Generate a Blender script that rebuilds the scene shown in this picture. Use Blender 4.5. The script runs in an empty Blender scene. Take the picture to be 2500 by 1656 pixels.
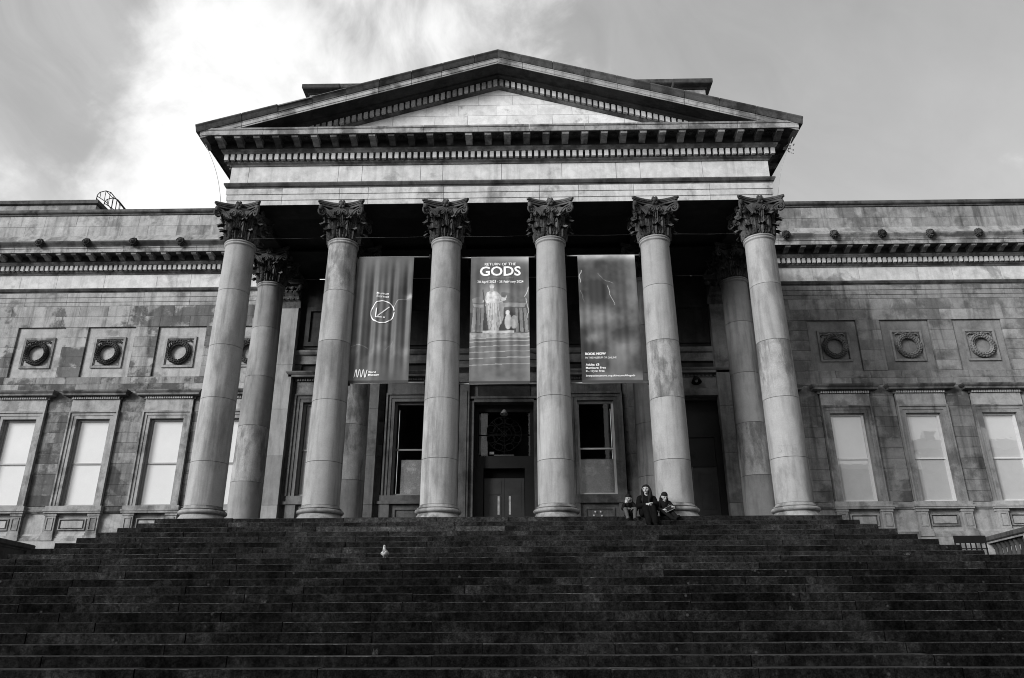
import bpy, bmesh, math, random
import numpy as np
from mathutils import Vector, Matrix, noise as mnoise
PI = math.pi
R = math.radians
random.seed(7)
SC = bpy.context.scene
COL = SC.collection

# ------------------------------------------------------------------ camera
cam_d = bpy.data.cameras.new('camera')
cam_d.sensor_width = 36.0
cam_d.sensor_fit = 'HORIZONTAL'
cam_d.lens = 1817.88 / 2500 * 36.0
cam_d.clip_start = 0.1
cam_d.clip_end = 3000
cam = bpy.data.objects.new('camera', cam_d)
COL.objects.link(cam)
_p, _y, _r = 0.364483, -0.016444, -0.003170
_f = Vector((math.sin(_y)*math.cos(_p), math.cos(_y)*math.cos(_p), math.sin(_p)))
_ri = Vector((math.cos(_y), -math.sin(_y), 0))
_u = _ri.cross(_f)
_r2 = _ri*math.cos(_r) + _u*math.sin(_r)
_u2 = -_ri*math.sin(_r) + _u*math.cos(_r)
cam.matrix_world = Matrix(((_r2.x, _u2.x, -_f.x, 0.7452), (_r2.y, _u2.y, -_f.y, -20.407), (_r2.z, _u2.z, -_f.z, -2.5395), (0, 0, 0, 1)))
SC.camera = cam

# ------------------------------------------------------------------ world, sun, exposure
SUN_EL, SUN_AZ = R(22), R(48)          # azimuth measured left of the view's own back direction
sun_dir = Vector((-math.sin(SUN_AZ)*math.cos(SUN_EL), -math.cos(SUN_AZ)*math.cos(SUN_EL), math.sin(SUN_EL)))
sd = bpy.data.lights.new('sun', 'SUN')
sd.energy = 1.5
sd.angle = R(24)
sd.color = (1.0, 1.0, 1.0)
sun = bpy.data.objects.new('sun', sd)
COL.objects.link(sun)
sun.rotation_euler = (-sun_dir).to_track_quat('-Z', 'Y').to_euler()
SC.view_settings.view_transform = 'Standard'
SC.view_settings.look = 'None'
SC.view_settings.gamma = 1.0
SC.view_settings.use_curve_mapping = False
SC.view_settings.exposure = 1.72
SC.render.engine = 'CYCLES'
SC.cycles.use_denoising = True
SC.cycles.filter_width = 1.0
SC.cycles.max_bounces = 6
SC.cycles.diffuse_bounces = 4
SC.cycles.transparent_max_bounces = 12
SC.cycles.caustics_reflective = False
SC.cycles.caustics_refractive = False

class NT:
    """short-hand for node trees"""
    def __init__(s, tree):
        s.t = tree; s.n = tree.nodes; s.l = tree.links
    def node(s, typ, **kw):
        n = s.n.new(typ)
        for k, v in kw.items(): setattr(n, k, v)
        return n
    def put(s, sock, v):
        if hasattr(v, 'links') or isinstance(v, bpy.types.NodeSocket): s.l.new(v, sock)
        else: sock.default_value = v
    def math(s, op, a, b=0.0, c=0.0, clamp=False):
        n = s.node('ShaderNodeMath', operation=op, use_clamp=clamp)
        for k, v in enumerate((a, b, c)): s.put(n.inputs[k], v)
        return n.outputs[0]
    def vmath(s, op, a, b=(0, 0, 0)):
        n = s.node('ShaderNodeVectorMath', operation=op)
        s.put(n.inputs[0], a)
        if op == 'SCALE': s.put(n.inputs['Scale'], b)
        else: s.put(n.inputs[1], b)
        return n.outputs['Value'] if op in ('DOT_PRODUCT', 'LENGTH') else n.outputs[0]
    def noise(s, vec, scale, detail=4.0, rough=0.55, dist=0.0):
        n = s.node('ShaderNodeTexNoise')
        s.put(n.inputs['Vector'], vec)
        n.inputs['Scale'].default_value = scale
        n.inputs['Detail'].default_value = detail
        n.inputs['Roughness'].default_value = rough
        n.inputs['Distortion'].default_value = dist
        return n.outputs['Fac']
    def step(s, x, a, b, lo=0.0, hi=1.0):
        n = s.node('ShaderNodeMapRange', interpolation_type='SMOOTHSTEP')
        s.put(n.inputs[0], x)
        for k, v in enumerate((a, b, lo, hi)): s.put(n.inputs[k+1], v)
        return n.outputs[0]
    def mix(s, f, a, b):
        n = s.node('ShaderNodeMix', data_type='FLOAT')
        s.put(n.inputs[0], f); s.put(n.inputs[2], a); s.put(n.inputs[3], b)
        return n.outputs[0]
    def grey(s, v):
        n = s.node('ShaderNodeCombineColor')
        for k in range(3): s.put(n.inputs[k], v)
        return n.outputs[0]

world = bpy.data.worlds.new('World')
SC.world = world
world.use_nodes = True
w = NT(world.node_tree)
w.n.clear()
wout = w.node('ShaderNodeOutputWorld')
bg = w.node('ShaderNodeBackground')
w.l.new(bg.outputs[0], wout.inputs[0])
sky = w.node('ShaderNodeTexSky', sky_type='NISHITA')
sky.sun_disc = False
sky.sun_elevation = SUN_EL
sky.sun_rotation = math.atan2(sun_dir.x, sun_dir.y)
bw = w.node('ShaderNodeRGBToBW')
w.l.new(sky.outputs[0], bw.inputs[0])
tc = w.node('ShaderNodeTexCoord').outputs['Generated']
sep = w.node('ShaderNodeSeparateXYZ'); w.l.new(tc, sep.inputs[0])
wob = w.vmath('SCALE', tc, 1.0)
nz = w.node('ShaderNodeTexNoise'); w.l.new(tc, nz.inputs['Vector']); nz.inputs['Scale'].default_value = 3.0; nz.inputs['Detail'].default_value = 3.0
wob = w.vmath('ADD', tc, w.vmath('SCALE', w.vmath('SUBTRACT', nz.outputs['Color'], (.5, .5, .5)), 0.16))
along, across = (0.72, 0.25, -0.64), (0.62, 0.10, 0.78)    # drift of the high thin cloud
fl = w.node('ShaderNodeCombineXYZ')
w.put(fl.inputs[0], w.math('MULTIPLY', w.vmath('DOT_PRODUCT', wob, along), 2.2)); w.put(fl.inputs[1], w.math('MULTIPLY', w.vmath('DOT_PRODUCT', wob, across), 10.0))
wisp = w.noise(fl.outputs[0], 1.0, 7.0, 0.58, 0.3)
puff = w.noise(wob, 6.5, 10.0, 0.60, 0.15)
def lobe(px, py, width):
    d = (_f + _r2*(px-1250)/1817.88 - _u2*(py-828)/1817.88).normalized()
    c = w.vmath('DOT_PRODUCT', tc, tuple(d))
    return w.step(c, math.cos(R(width)), 1.0)
# one broad thin cloud bank low on the left, the rest an even thin overcast
bank = lobe(540, 500, 12.5)
for px_, py_, wd_, g_ in ((640, 270, 12, .92), (880, 110, 11, .52), (120, 500, 8, .42), (1200, 60, 11, .20), (1200, 330, 11, .34)):
    bank = w.math('MAXIMUM', bank, w.math('MULTIPLY', lobe(px_, py_, wd_), g_))
bank = w.step(w.math('ADD', bank, w.math('MULTIPLY', w.math('SUBTRACT', puff, 0.5), 1.9)), 0.14, 0.86)
leftness = w.step(w.vmath('DOT_PRODUCT', tc, (-1.0, 0.0, 0.0)), -0.35, 0.45, 0.10, 0.26)
veil = w.math('ADD', w.math('MULTIPLY', w.step(wisp, 0.30, 0.72), leftness), w.math('MULTIPLY', w.step(puff, 0.3, 0.75), 0.08))
low = w.step(sep.outputs[2], 0.75, 0.2, 0.0, 0.36)
SKY_A, SKY_V, SKY_B = 1.16, 2.05, 1.8
cl = w.math('ADD', SKY_A, w.math('MULTIPLY', bw.outputs[0], 0.06))
cl = w.math('ADD', cl, w.math('MULTIPLY', w.math('ADD', veil, low), SKY_V))
cl = w.math('ADD', cl, w.math('MULTIPLY', bank, SKY_B))
w.l.new(w.grey(cl), bg.inputs[0])
bg.inputs[1].default_value = 0.09

# ------------------------------------------------------------------ materials
def new_mat(name):
    m = bpy.data.materials.new(name); m.use_nodes = True
    return m, NT(m.node_tree), m.node_tree.nodes['Principled BSDF']

def stone(name, base, dark=0.4, patch=(0.50, 0.58), rnd=0.22, streak=0.25, fine=0.16, rough=0.88, bump=0.35, pscale=0.8, specks=0.0, seed=0.0, spec=0.25, swirl=0.15, mid=0.19, tall=1.0):
    """weathered ashlar: per-stone tone, torn dark patches, vertical runs, grain"""
    m, t, b = new_mat(name)
    pos = t.node('ShaderNodeNewGeometry').outputs['Position']
    oi = t.node('ShaderNodeObjectInfo').outputs['Random']
    off = t.node('ShaderNodeCombineXYZ')
    t.put(off.inputs[0], seed); t.put(off.inputs[1], seed*1.7); t.put(off.inputs[2], t.math('MULTIPLY', oi, 0.9))
    p = t.vmath('ADD', pos, off.outputs[0])
    big = t.noise(t.vmath('MULTIPLY', p, (1.0, 1.0, tall)), pscale, 9.0, 0.66, swirl)
    mask = t.step(big, patch[0], patch[1])
    st = t.vmath('MULTIPLY', p, (5.0, 5.0, 0.55))
    run = t.step(t.noise(st, 1.0, 5.0, 0.6), 0.45, 0.75)
    mid_ = t.noise(p, 3.1, 6.0, 0.65, 0.3)
    fin = t.noise(p, 28.0, 3.0, 0.7)
    v = t.math('MULTIPLY', base, t.math('ADD', 1.0-rnd, t.math('MULTIPLY', oi, 2*rnd)))
    v = t.math('MULTIPLY', v, t.mix(mask, 1.0, dark))
    v = t.math('MULTIPLY', v, t.mix(run, 1.0, 1.0-streak))
    drip = t.step(t.noise(t.vmath('MULTIPLY', pos, (2.6, 2.6, 0.2)), 1.0, 6.0, 0.62, 0.1), 0.52, 0.70)
    v = t.math('MULTIPLY', v, t.mix(drip, 1.0, max(0.35, 1.0-1.25*streak)))
    v = t.math('MULTIPLY', v, t.step(mid_, 0.25, 0.75, 1.0-mid, 1.0+mid))
    v = t.math('MULTIPLY', v, t.step(fin, 0.25, 0.75, 1.0-fine, 1.0+fine))
    if specks:
        vo = t.node('ShaderNodeTexVoronoi'); t.put(vo.inputs['Vector'], p); vo.inputs['Scale'].default_value = 9.0
        sp = t.step(vo.outputs['Distance'], 0.10, 0.05)
        sp = t.math('MULTIPLY', sp, t.step(mid_, 0.5, 0.62))
        v = t.math('ADD', v, t.math('MULTIPLY', sp, specks))
    t.l.new(t.grey(v), b.inputs['Base Color'])
    b.inputs['Roughness'].default_value = rough
    b.inputs['Specular IOR Level'].default_value = spec
    bp = t.node('ShaderNodeBump'); bp.inputs['Strength'].default_value = bump; bp.inputs['Distance'].default_value = 0.012
    t.put(bp.inputs['Height'], t.math('ADD', fin, t.math('MULTIPLY', mid_, 1.5)))
    t.l.new(bp.outputs[0], b.inputs['Normal'])
    return m

def grime(name, base, rnd=0.12, seed=0.0, pale=1.9, spots=0.035):
    """near-black step stone: smudges, runs, grit and lichen spots laid over stones and joints alike"""
    m, t, b = new_mat(name)
    pos = t.node('ShaderNodeNewGeometry').outputs['Position']
    oi = t.node('ShaderNodeObjectInfo').outputs['Random']
    p = t.vmath('ADD', pos, (seed, seed*.6, 0))
    smudge = t.step(t.noise(p, 1.1, 8.0, 0.66, 0.2), 0.50, 0.68)
    dark = t.step(t.noise(t.vmath('ADD', p, (31, 7, 3)), 1.5, 6.0, 0.6, 0.1), 0.48, 0.66)
    run = t.noise(t.vmath('MULTIPLY', p, (9.0, 9.0, 1.3)), 1.0, 4.0, 0.6)
    grit = t.noise(p, 16.0, 4.0, 0.75); fine = t.noise(p, 55.0, 2.0, 0.7)
    v = t.math('MULTIPLY', base, t.math('ADD', 1.0-rnd, t.math('MULTIPLY', oi, 2*rnd)))
    path = t.step(t.noise(t.vmath('MULTIPLY', p, (0.55, 0.16, 0.16)), 1.0, 5.0, 0.6, 0.2), 0.48, 0.70)
    v = t.math('MULTIPLY', v, t.mix(path, 0.9, 1.75))
    v = t.math('MULTIPLY', v, t.mix(smudge, 1.0, pale)); v = t.math('MULTIPLY', v, t.mix(dark, 1.0, 0.45))
    v = t.math('MULTIPLY', v, t.step(run, 0.3, 0.72, 0.72, 1.32))
    v = t.math('MULTIPLY', v, t.step(grit, 0.3, 0.72, 0.5, 1.7)); v = t.math('MULTIPLY', v, t.step(fine, 0.3, 0.7, 0.6, 1.4))
    vo = t.node('ShaderNodeTexVoronoi'); t.put(vo.inputs['Vector'], p); vo.inputs['Scale'].default_value = 5.0
    sp = t.math('MULTIPLY', t.step(vo.outputs['Distance'], 0.16, 0.07), t.step(t.noise(p, 2.3, 3.0), 0.52, 0.62))
    v = t.math('ADD', v, t.math('MULTIPLY', sp, spots))
    t.l.new(t.grey(v), b.inputs['Base Color']); b.inputs['Roughness'].default_value = 0.95; b.inputs['Specular IOR Level'].default_value = 0.0
    bp = t.node('ShaderNodeBump'); bp.inputs['Strength'].default_value = 0.6; bp.inputs['Distance'].default_value = 0.015
    t.put(bp.inputs['Height'], t.math('ADD', grit, t.math('MULTIPLY', fine, .5))); t.l.new(bp.outputs[0], b.inputs['Normal'])
    return m

def plain(name, v, rough=0.6, spec=0.3, var=0.12, scale=6.0, metal=0.0):
    m, t, b = new_mat(name)
    pos = t.node('ShaderNodeTexCoord').outputs['Object']
    n = t.noise(pos, scale, 5.0, 0.6)
    t.l.new(t.grey(t.math('MULTIPLY', v, t.step(n, 0.2, 0.8, 1-var, 1+var))), b.inputs['Base Color'])
    b.inputs['Roughness'].default_value = rough
    b.inputs['Specular IOR Level'].default_value = spec
    b.inputs['Metallic'].default_value = metal
    return m

M = {}
M['frieze'] = stone('pale_ashlar', 0.50, 0.66, (0.55, 0.66), 0.08, 0.20, 0.05, seed=3.1)
M['arch'] = stone('architrave_stone', 0.46, 0.55, (0.53, 0.64), 0.08, 0.22, 0.07, seed=8.3)
M['wallL'] = stone('stained_ashlar', 0.28, 0.38, (0.48, 0.55), 0.16, 0.45, 0.12, pscale=0.7, seed=1.3)
M['wallR'] = stone('grey_ashlar', 0.235, 0.55, (0.47, 0.60), 0.18, 0.40, 0.10, pscale=0.7, seed=5.9)
M['attic'] = stone('attic_ashlar', 0.31, 0.55, (0.50, 0.62), 0.16, 0.38, 0.10, seed=11.0)
M['surround'] = stone('window_surround_stone', 0.27, 0.50, (0.48, 0.62), 0.08, 0.35, 0.10, pscale=0.9, seed=4.4)
M['surroundR'] = stone('dull_surround_stone', 0.225, 0.5, (0.47, 0.62), 0.10, 0.42, 0.12, pscale=0.9, seed=71.4)
M['pale_panel'] = stone('pale_panel_stone', 0.31, 0.6, (0.52, 0.62), 0.10, 0.25, 0.10, pscale=0.9, seed=6.6)
M['lowL'] = stone('dark_stained_ashlar', 0.20, 0.42, (0.46, 0.55), 0.20, 0.45, 0.14, pscale=0.9, seed=61.3)
M['lowR'] = stone('dark_grey_ashlar', 0.20, 0.5, (0.47, 0.60), 0.20, 0.42, 0.12, pscale=0.9, seed=65.9)
M['panelR'] = stone('dull_panel_stone', 0.20, 0.7, (0.50, 0.65), 0.08, 0.2, 0.10, seed=2.2)
M['wreathL'] = stone('black_carved_stone', 0.055, 0.6, (0.5, 0.6), 0.1, 0.2, 0.2, bump=0.5)
M['wreathR'] = stone('grey_carved_stone', 0.19, 0.45, (0.48, 0.58), 0.1, 0.2, 0.2, bump=0.5)
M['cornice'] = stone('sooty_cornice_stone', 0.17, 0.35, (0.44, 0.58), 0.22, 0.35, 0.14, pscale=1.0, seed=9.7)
M['soot_shade'] = stone('soot_and_shade_stone', 0.045, 0.5, (0.46, 0.6), 0.25, 0.3, 0.18, pscale=1.2, seed=12.2)  # sooty mouldings; on soffits and recessed bands the black is painted shade
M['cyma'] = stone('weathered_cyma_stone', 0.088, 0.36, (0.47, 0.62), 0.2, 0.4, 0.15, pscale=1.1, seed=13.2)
M['corona'] = stone('corona_stone', 0.30, 0.40, (0.48, 0.6), 0.14, 0.3, 0.12, pscale=1.0, seed=14.2)
M['dentil'] = stone('dentil_stone', 0.45, 0.5, (0.54, 0.66), 0.16, 0.15, 0.10, pscale=0.5, seed=15.2)
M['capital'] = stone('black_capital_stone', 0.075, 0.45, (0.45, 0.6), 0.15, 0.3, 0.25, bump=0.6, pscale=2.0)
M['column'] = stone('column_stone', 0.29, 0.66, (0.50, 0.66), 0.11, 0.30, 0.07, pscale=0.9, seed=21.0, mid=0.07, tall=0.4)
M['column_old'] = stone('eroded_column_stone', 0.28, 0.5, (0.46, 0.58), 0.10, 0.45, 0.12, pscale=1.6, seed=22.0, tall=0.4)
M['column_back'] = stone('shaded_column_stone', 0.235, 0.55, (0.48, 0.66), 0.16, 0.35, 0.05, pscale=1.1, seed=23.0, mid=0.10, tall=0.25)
M['base'] = stone('column_base_stone', 0.24, 0.42, (0.45, 0.6), 0.10, 0.25, 0.12, pscale=1.4, seed=24.0)
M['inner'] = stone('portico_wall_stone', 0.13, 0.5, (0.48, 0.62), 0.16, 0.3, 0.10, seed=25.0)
M['inner_dark'] = stone('shade_toned_portico_stone', 0.035, 0.6, (0.48, 0.62), 0.2, 0.3, 0.12, seed=26.0)  # shade of the upper portico put into the stone colour
M['ceiling'] = stone('shade_toned_ceiling_stone', 0.022, 0.7, (0.48, 0.62), 0.1, 0.1, 0.1)  # ceiling shade put into its near-black colour
M['joint'] = plain('dark_joint', 0.09, 0.95, 0.05)
M['mortar'] = plain('pale_mortar', 0.34, 0.95, 0.05)
M['tymp'] = stone('tympanum_stone', 0.60, 0.45, (0.56, 0.66), 0.07, 0.06, 0.06, pscale=0.9, seed=31.0)
M['step'] = grime('darkest_step_stone', 0.0068, .14, 41.0, 2.7)
M['step_up'] = grime('upper_step_stone', 0.0140, .18, 42.0, 2.2)
M['step_mid'] = grime('mid_step_stone', 0.0100, .16, 46.0, 2.4)
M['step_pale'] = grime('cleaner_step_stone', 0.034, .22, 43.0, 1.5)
M['tread'] = stone('skylit_tread_stone', 0.042, 0.7, (0.47, 0.60), 0.2, 0.05, 0.2, rough=0.9, pscale=1.2, seed=44.0, spec=0.0)  # sky light on the treads painted as a lighter colour
M['nosing'] = grime('lit_edge_nosing_stone', 0.022, .15, 45.0, 2.2)  # light caught on the step edge painted as a paler strip
M['floor'] = stone('paving_stone', 0.12, 0.7, (0.47, 0.60), 0.1, 0.05, 0.15)
M['ground'] = stone('ground_paving', 0.10, 0.7, (0.45, 0.60), 0.0, 0.05, 0.15, pscale=0.3)
M['lead'] = plain('roof_lead', 0.12, 0.6, 0.3, 0.25, 1.5)
M['sash'] = plain('white_sash_paint', 0.62, 0.45, 0.4, 0.08)
M['sash_grey'] = plain('grey_sash_paint', 0.22, 0.5, 0.4, 0.1)
M['blind'] = plain('white_blind', 0.86, 0.8, 0.1, 0.07, 0.9)
M['blind_grey'] = plain('grey_blind', 0.80, 0.8, 0.1, 0.08, 0.8)
M['dark_room'] = plain('dark_interior', 0.008, 0.9, 0.05)
M['door'] = plain('dark_door_paint', 0.042, 0.45, 0.3, 0.2, 3.0)
M['door_black'] = plain('black_door_paint', 0.014, 0.5, 0.25, 0.2, 3.0)
M['brass'] = plain('worn_metal_plate', 0.42, 0.4, 0.5, 0.35, 9.0)
M['iron'] = plain('black_iron', 0.010, 0.8, 0.08)
M['steel'] = plain('grey_steel', 0.30, 0.4, 0.5)
M['paper'] = plain('white_paper', 0.75, 0.8, 0.1, 0.03)
M['print'] = plain('white_print', 0.80, 0.8, 0.1, 0.02)
M['graffiti'] = plain('faint_grey_graffiti', 0.26, 0.9, 0.1, 0.2, 12.0)
M['frost'] = stone('whitened_pane', 0.21, 1.7, (0.50, 0.66), 0.05, 0.1, 0.25, rough=0.5, bump=0.05, pscale=2.6, seed=51.0)
def glass(name, refl):
    m, t, b = new_mat(name)
    t.n.clear()
    out = t.node('ShaderNodeOutputMaterial'); tr = t.node('ShaderNodeBsdfTransparent'); gl = t.node('ShaderNodeBsdfGlossy'); mx = t.node('ShaderNodeMixShader')
    tr.inputs[0].default_value = (0.97, 0.97, 0.97, 1); gl.inputs['Roughness'].default_value = 0.015
    lw = t.node('ShaderNodeLayerWeight')
    t.put(mx.inputs[0], t.math('ADD', refl, t.math('MULTIPLY', t.math('POWER', lw.outputs['Facing'], 5.0), 0.6)))
    bp = t.node('ShaderNodeBump'); bp.inputs['Strength'].default_value = 0.05; bp.inputs['Distance'].default_value = 0.02
    t.put(bp.inputs['Height'], t.noise(t.node('ShaderNodeNewGeometry').outputs['Position'], 2.2, 2.0)); t.l.new(bp.outputs[0], gl.inputs['Normal'])
    t.l.new(tr.outputs[0], mx.inputs[1]); t.l.new(gl.outputs[0], mx.inputs[2]); t.l.new(mx.outputs[0], out.inputs[0])
    return m
M['glass'] = glass('old_window_glass', 0.06)
M['glass_sky'] = glass('sky_lit_window_glass', 0.26)
m, t, b = new_mat('thin_bird_net')
t.n.clear()
out = t.node('ShaderNodeOutputMaterial'); tr = t.node('ShaderNodeBsdfTransparent'); df = t.node('ShaderNodeBsdfDiffuse'); mx = t.node('ShaderNodeMixShader')
df.inputs[0].default_value = (0.1, 0.1, 0.1, 1); mx.inputs[0].default_value = 0.10
t.l.new(tr.outputs[0], mx.inputs[1]); t.l.new(df.outputs[0], mx.inputs[2]); t.l.new(mx.outputs[0], out.inputs[0])
M['net'] = m
m, t, b = new_mat('printed_banner_cloth')
at = t.node('ShaderNodeAttribute', attribute_name='print', attribute_type='GEOMETRY')
t.l.new(at.outputs['Color'], b.inputs['Base Color']); b.inputs['Roughness'].default_value = 0.7; b.inputs['Specular IOR Level'].default_value = 0.2
M['banner'] = m
M['skin'] = plain('skin', 0.30, 0.55, 0.3, 0.06, 10)
M['hair'] = plain('dark_hair', 0.012, 0.75, 0.05, 0.5, 40)
M['hair_short'] = plain('short_dark_hair', 0.012, 0.85, 0.04, 0.3, 60)
M['black_cloth'] = plain('black_cloth', 0.0055, 0.95, 0.02, 0.3, 14)
M['dark_cloth'] = plain('dark_cloth', 0.0085, 0.95, 0.02, 0.3, 14)
M['grey_cloth'] = plain('grey_cloth', 0.06, 0.9, 0.1, 0.25, 18)
M['eye'] = plain('dark_eye', 0.01, 0.2, 0.5)
M['lip'] = plain('lip', 0.20, 0.5, 0.3)
M['feather'] = stone('speckled_feathers', 0.36, 0.35, (0.50, 0.56), 0.0, 0.0, 0.25, bump=0.2, pscale=22.0)
M['feather_pale'] = plain('pale_feathers', 0.40, 0.8, 0.1, 0.08)
M['weed'] = plain('dry_grass', 0.045, 0.8, 0.1, 0.4, 20)
M['weed_pale'] = plain('pale_dry_grass', 0.14, 0.8, 0.1, 0.4, 20)
M['leaf'] = plain('dark_leaf', 0.03, 0.7, 0.2, 0.3, 20)

# ------------------------------------------------------------------ mesh helpers
class MB:
    def __init__(s): s.v = []; s.f = []; s.m = []; s.sm = []
    def add(s, vs, fs, mi=0, smooth=False):
        o = len(s.v); s.v.extend(vs)
        for f in fs: s.f.append(tuple(i+o for i in f)); s.m.append(mi); s.sm.append(smooth)
    def box(s, x0, x1, y0, y1, z0, z1, mi=0):
        vs = [(x, y, z) for z in (z0, z1) for y in (y0, y1) for x in (x0, x1)]
        s.add(vs, [(0,2,3,1), (4,5,7,6), (0,1,5,4), (2,6,7,3), (0,4,6,2), (1,3,7,5)], mi)
    def lathe(s, prof, n=40, c=(0,0,0), mi=0, smooth=True, cap=True):
        vs = []
        for r, z in prof:
            for k in range(n):
                a = 2*PI*k/n; vs.append((c[0]+r*math.cos(a), c[1]+r*math.sin(a), c[2]+z))
        fs = []
        for j in range(len(prof)-1):
            for k in range(n):
                k2 = (k+1) % n; fs.append((j*n+k, j*n+k2, (j+1)*n+k2, (j+1)*n+k))
        s.add(vs, fs, mi, smooth)
        if cap:
            s.add([vs[k] for k in range(n)], [tuple(range(n-1, -1, -1))], mi)
            s.add(vs[-n:], [tuple(range(n))], mi)
    def tube(s, pts, rad, n=6, mi=0, smooth=True, closed=False):
        pts = [Vector(p) for p in pts]; N = len(pts)
        rs = rad if isinstance(rad, (list, tuple)) else [rad]*N
        vs = []; up = Vector((0.123, 0.31, 0.94))
        for i, p in enumerate(pts):
            if closed: d = pts[(i+1) % N]-pts[i-1]
            else: d = pts[min(i+1, N-1)]-pts[max(i-1, 0)]
            d = d.normalized() if d.length > 1e-9 else Vector((0, 0, 1))
            a = d.cross(up)
            if a.length < 1e-3: a = d.cross(Vector((1, 0, 0)))
            a.normalize(); b = d.cross(a)
            for k in range(n):
                t = 2*PI*k/n; vs.append(tuple(p+(a*math.cos(t)+b*math.sin(t))*rs[i]))
        fs = []
        for i in range(N if closed else N-1):
            j = (i+1) % N
            for k in range(n):
                k2 = (k+1) % n; fs.append((i*n+k, i*n+k2, j*n+k2, j*n+k))
        if not closed: fs += [tuple(range(n-1, -1, -1)), tuple((N-1)*n+k for k in range(n))]
        s.add(vs, fs, mi, smooth)
    def ball(s, c, r, nu=10, nv=7, mi=0, sc=(1,1,1)):
        vs = [(c[0], c[1], c[2]-r*sc[2])]
        for j in range(1, nv):
            ph = -PI/2+PI*j/nv
            for k in range(nu):
                a = 2*PI*k/nu; vs.append((c[0]+r*sc[0]*math.cos(ph)*math.cos(a), c[1]+r*sc[1]*math.cos(ph)*math.sin(a), c[2]+r*sc[2]*math.sin(ph)))
        vs.append((c[0], c[1], c[2]+r*sc[2])); L = len(vs)-1
        fs = [(0, 1+(k+1) % nu, 1+k) for k in range(nu)]
        for j in range(nv-2):
            for k in range(nu):
                a = 1+j*nu+k; b = 1+j*nu+(k+1) % nu; fs.append((a, b, b+nu, a+nu))
        fs += [(L, 1+(nv-2)*nu+k, 1+(nv-2)*nu+(k+1) % nu) for k in range(nu)]
        s.add(vs, fs, mi, True)
    def extrude(s, poly, a, b, mi=0, axis='x'):
        """poly of (u,z) in the plane across the axis, run from a to b"""
        n = len(poly)
        f = (lambda t, u, z: (t, u, z)) if axis == 'x' else (lambda t, u, z: (u, t, z))
        vs = [f(a, u, z) for u, z in poly]+[f(b, u, z) for u, z in poly]
        fs = [(i, (i+1) % n, n+(i+1) % n, n+i) for i in range(n)]+[tuple(range(n-1, -1, -1)), tuple(range(n, 2*n))]
        s.add(vs, fs, mi)
    def prism(s, poly, y0, y1, mi=0):
        """poly of (x,z), run in y"""
        n = len(poly)
        vs = [(x, y0, z) for x, z in poly]+[(x, y1, z) for x, z in poly]
        s.add(vs, [(i, (i+1) % n, n+(i+1) % n, n+i) for i in range(n)]+[tuple(range(n)), tuple(range(2*n-1, n-1, -1))], mi)
    def mesh(s, name, mats, fix=True):
        me = bpy.data.meshes.new(name)
        me.from_pydata(s.v, [], s.f)
        me.polygons.foreach_set('material_index', s.m)
        me.polygons.foreach_set('use_smooth', s.sm)
        for x in (mats if isinstance(mats, (list, tuple)) else [mats]): me.materials.append(x)
        if fix:
            bm = bmesh.new(); bm.from_mesh(me); bmesh.ops.recalc_face_normals(bm, faces=bm.faces); bm.to_mesh(me); bm.free()
        me.update()
        return me

def add(name, me, parent=None, loc=(0,0,0), rot=(0,0,0), sc=(1,1,1), **tags):
    o = bpy.data.objects.new(name, me)
    COL.objects.link(o); o.location = loc; o.rotation_euler = rot; o.scale = sc
    if parent is not None: o.parent = parent
    for k, v in tags.items(): o['category' if k == 'cat' else k] = v
    return o
def empty(name, loc=(0,0,0), parent=None, **tags): return add(name, None, parent, loc, **tags)
def copy_tree(o, parent=None, loc=None):
    c = o.copy(); COL.objects.link(c); c.parent = parent
    if loc is not None: c.location = loc
    for ch in list(o.children): copy_tree(ch, c)
    return c

_blocks = {}
def block_mesh(w_, h_, d_, mat, bev=0.004):
    """one squared stone, chamfered on its face edges; origin at the middle of its face, face to -y"""
    key = (round(w_, 2), round(h_, 3), round(d_, 2), mat.name, bev)
    if key in _blocks: return _blocks[key]
    w_, h_, d_ = key[0], key[1], key[2]
    m = MB(); a, b, e = w_/2, h_/2, bev
    vs = [(-a+e,0,-b+e), (a-e,0,-b+e), (a-e,0,b-e), (-a+e,0,b-e), (-a,e,-b), (a,e,-b), (a,e,b), (-a,e,b), (-a,d_,-b), (a,d_,-b), (a,d_,b), (-a,d_,b)]
    fs = [(0,1,2,3)]
    for k in range(4):
        k2 = (k+1) % 4; fs += [(4+k, 4+k2, k2, k), (8+k, 8+k2, 4+k2, 4+k)]
    fs.append((11,10,9,8))
    m.add(vs, fs)
    _blocks[key] = m.mesh('squared_stone', mat)
    return _blocks[key]

def courses(name, parent, x0, x1, zs, y, mat, length=1.25, d=0.22, gap=0.006, jit=0.003, lo=0.75, rng=random, mats=None, bev=0.004, merge=None):
    """lay stones in courses between x0 and x1; zs are the bed heights"""
    for r in range(len(zs)-1):
        h = zs[r+1]-zs[r]; W_ = x1-x0
        n = max(1, round(W_/length))
        cuts = [x0+W_*k/n for k in range(n+1)]
        sh = (0.5 if r % 2 else 0.0)*W_/n
        if n > 1:
            cuts = [x0]+[min(x1-.25*W_/n, max(x0+.25*W_/n, c+sh-0.25*W_/n+rng.uniform(-.14, .14)*W_/n)) for c in cuts[1:-1]]+[x1]
            if sh and cuts[1]-cuts[0] > 1.3*W_/n: cuts.insert(1, (cuts[0]+cuts[1])/2)
        for a, b in zip(cuts, cuts[1:]):
            w_ = round(b-a-gap, 2)
            mm = mat if not mats else (mats[0] if rng.random() < mats[1] else mat)
            if merge is not None:
                merge.box(a+gap/2, b-gap/2, y+rng.uniform(-jit, jit), y+d, zs[r]+gap/2, zs[r+1]-gap/2); continue
            add(name, block_mesh(w_, h-gap, d, mm, bev), parent, ((a+b)/2, y+rng.uniform(-jit, jit), (zs[r]+zs[r+1])/2))

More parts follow.
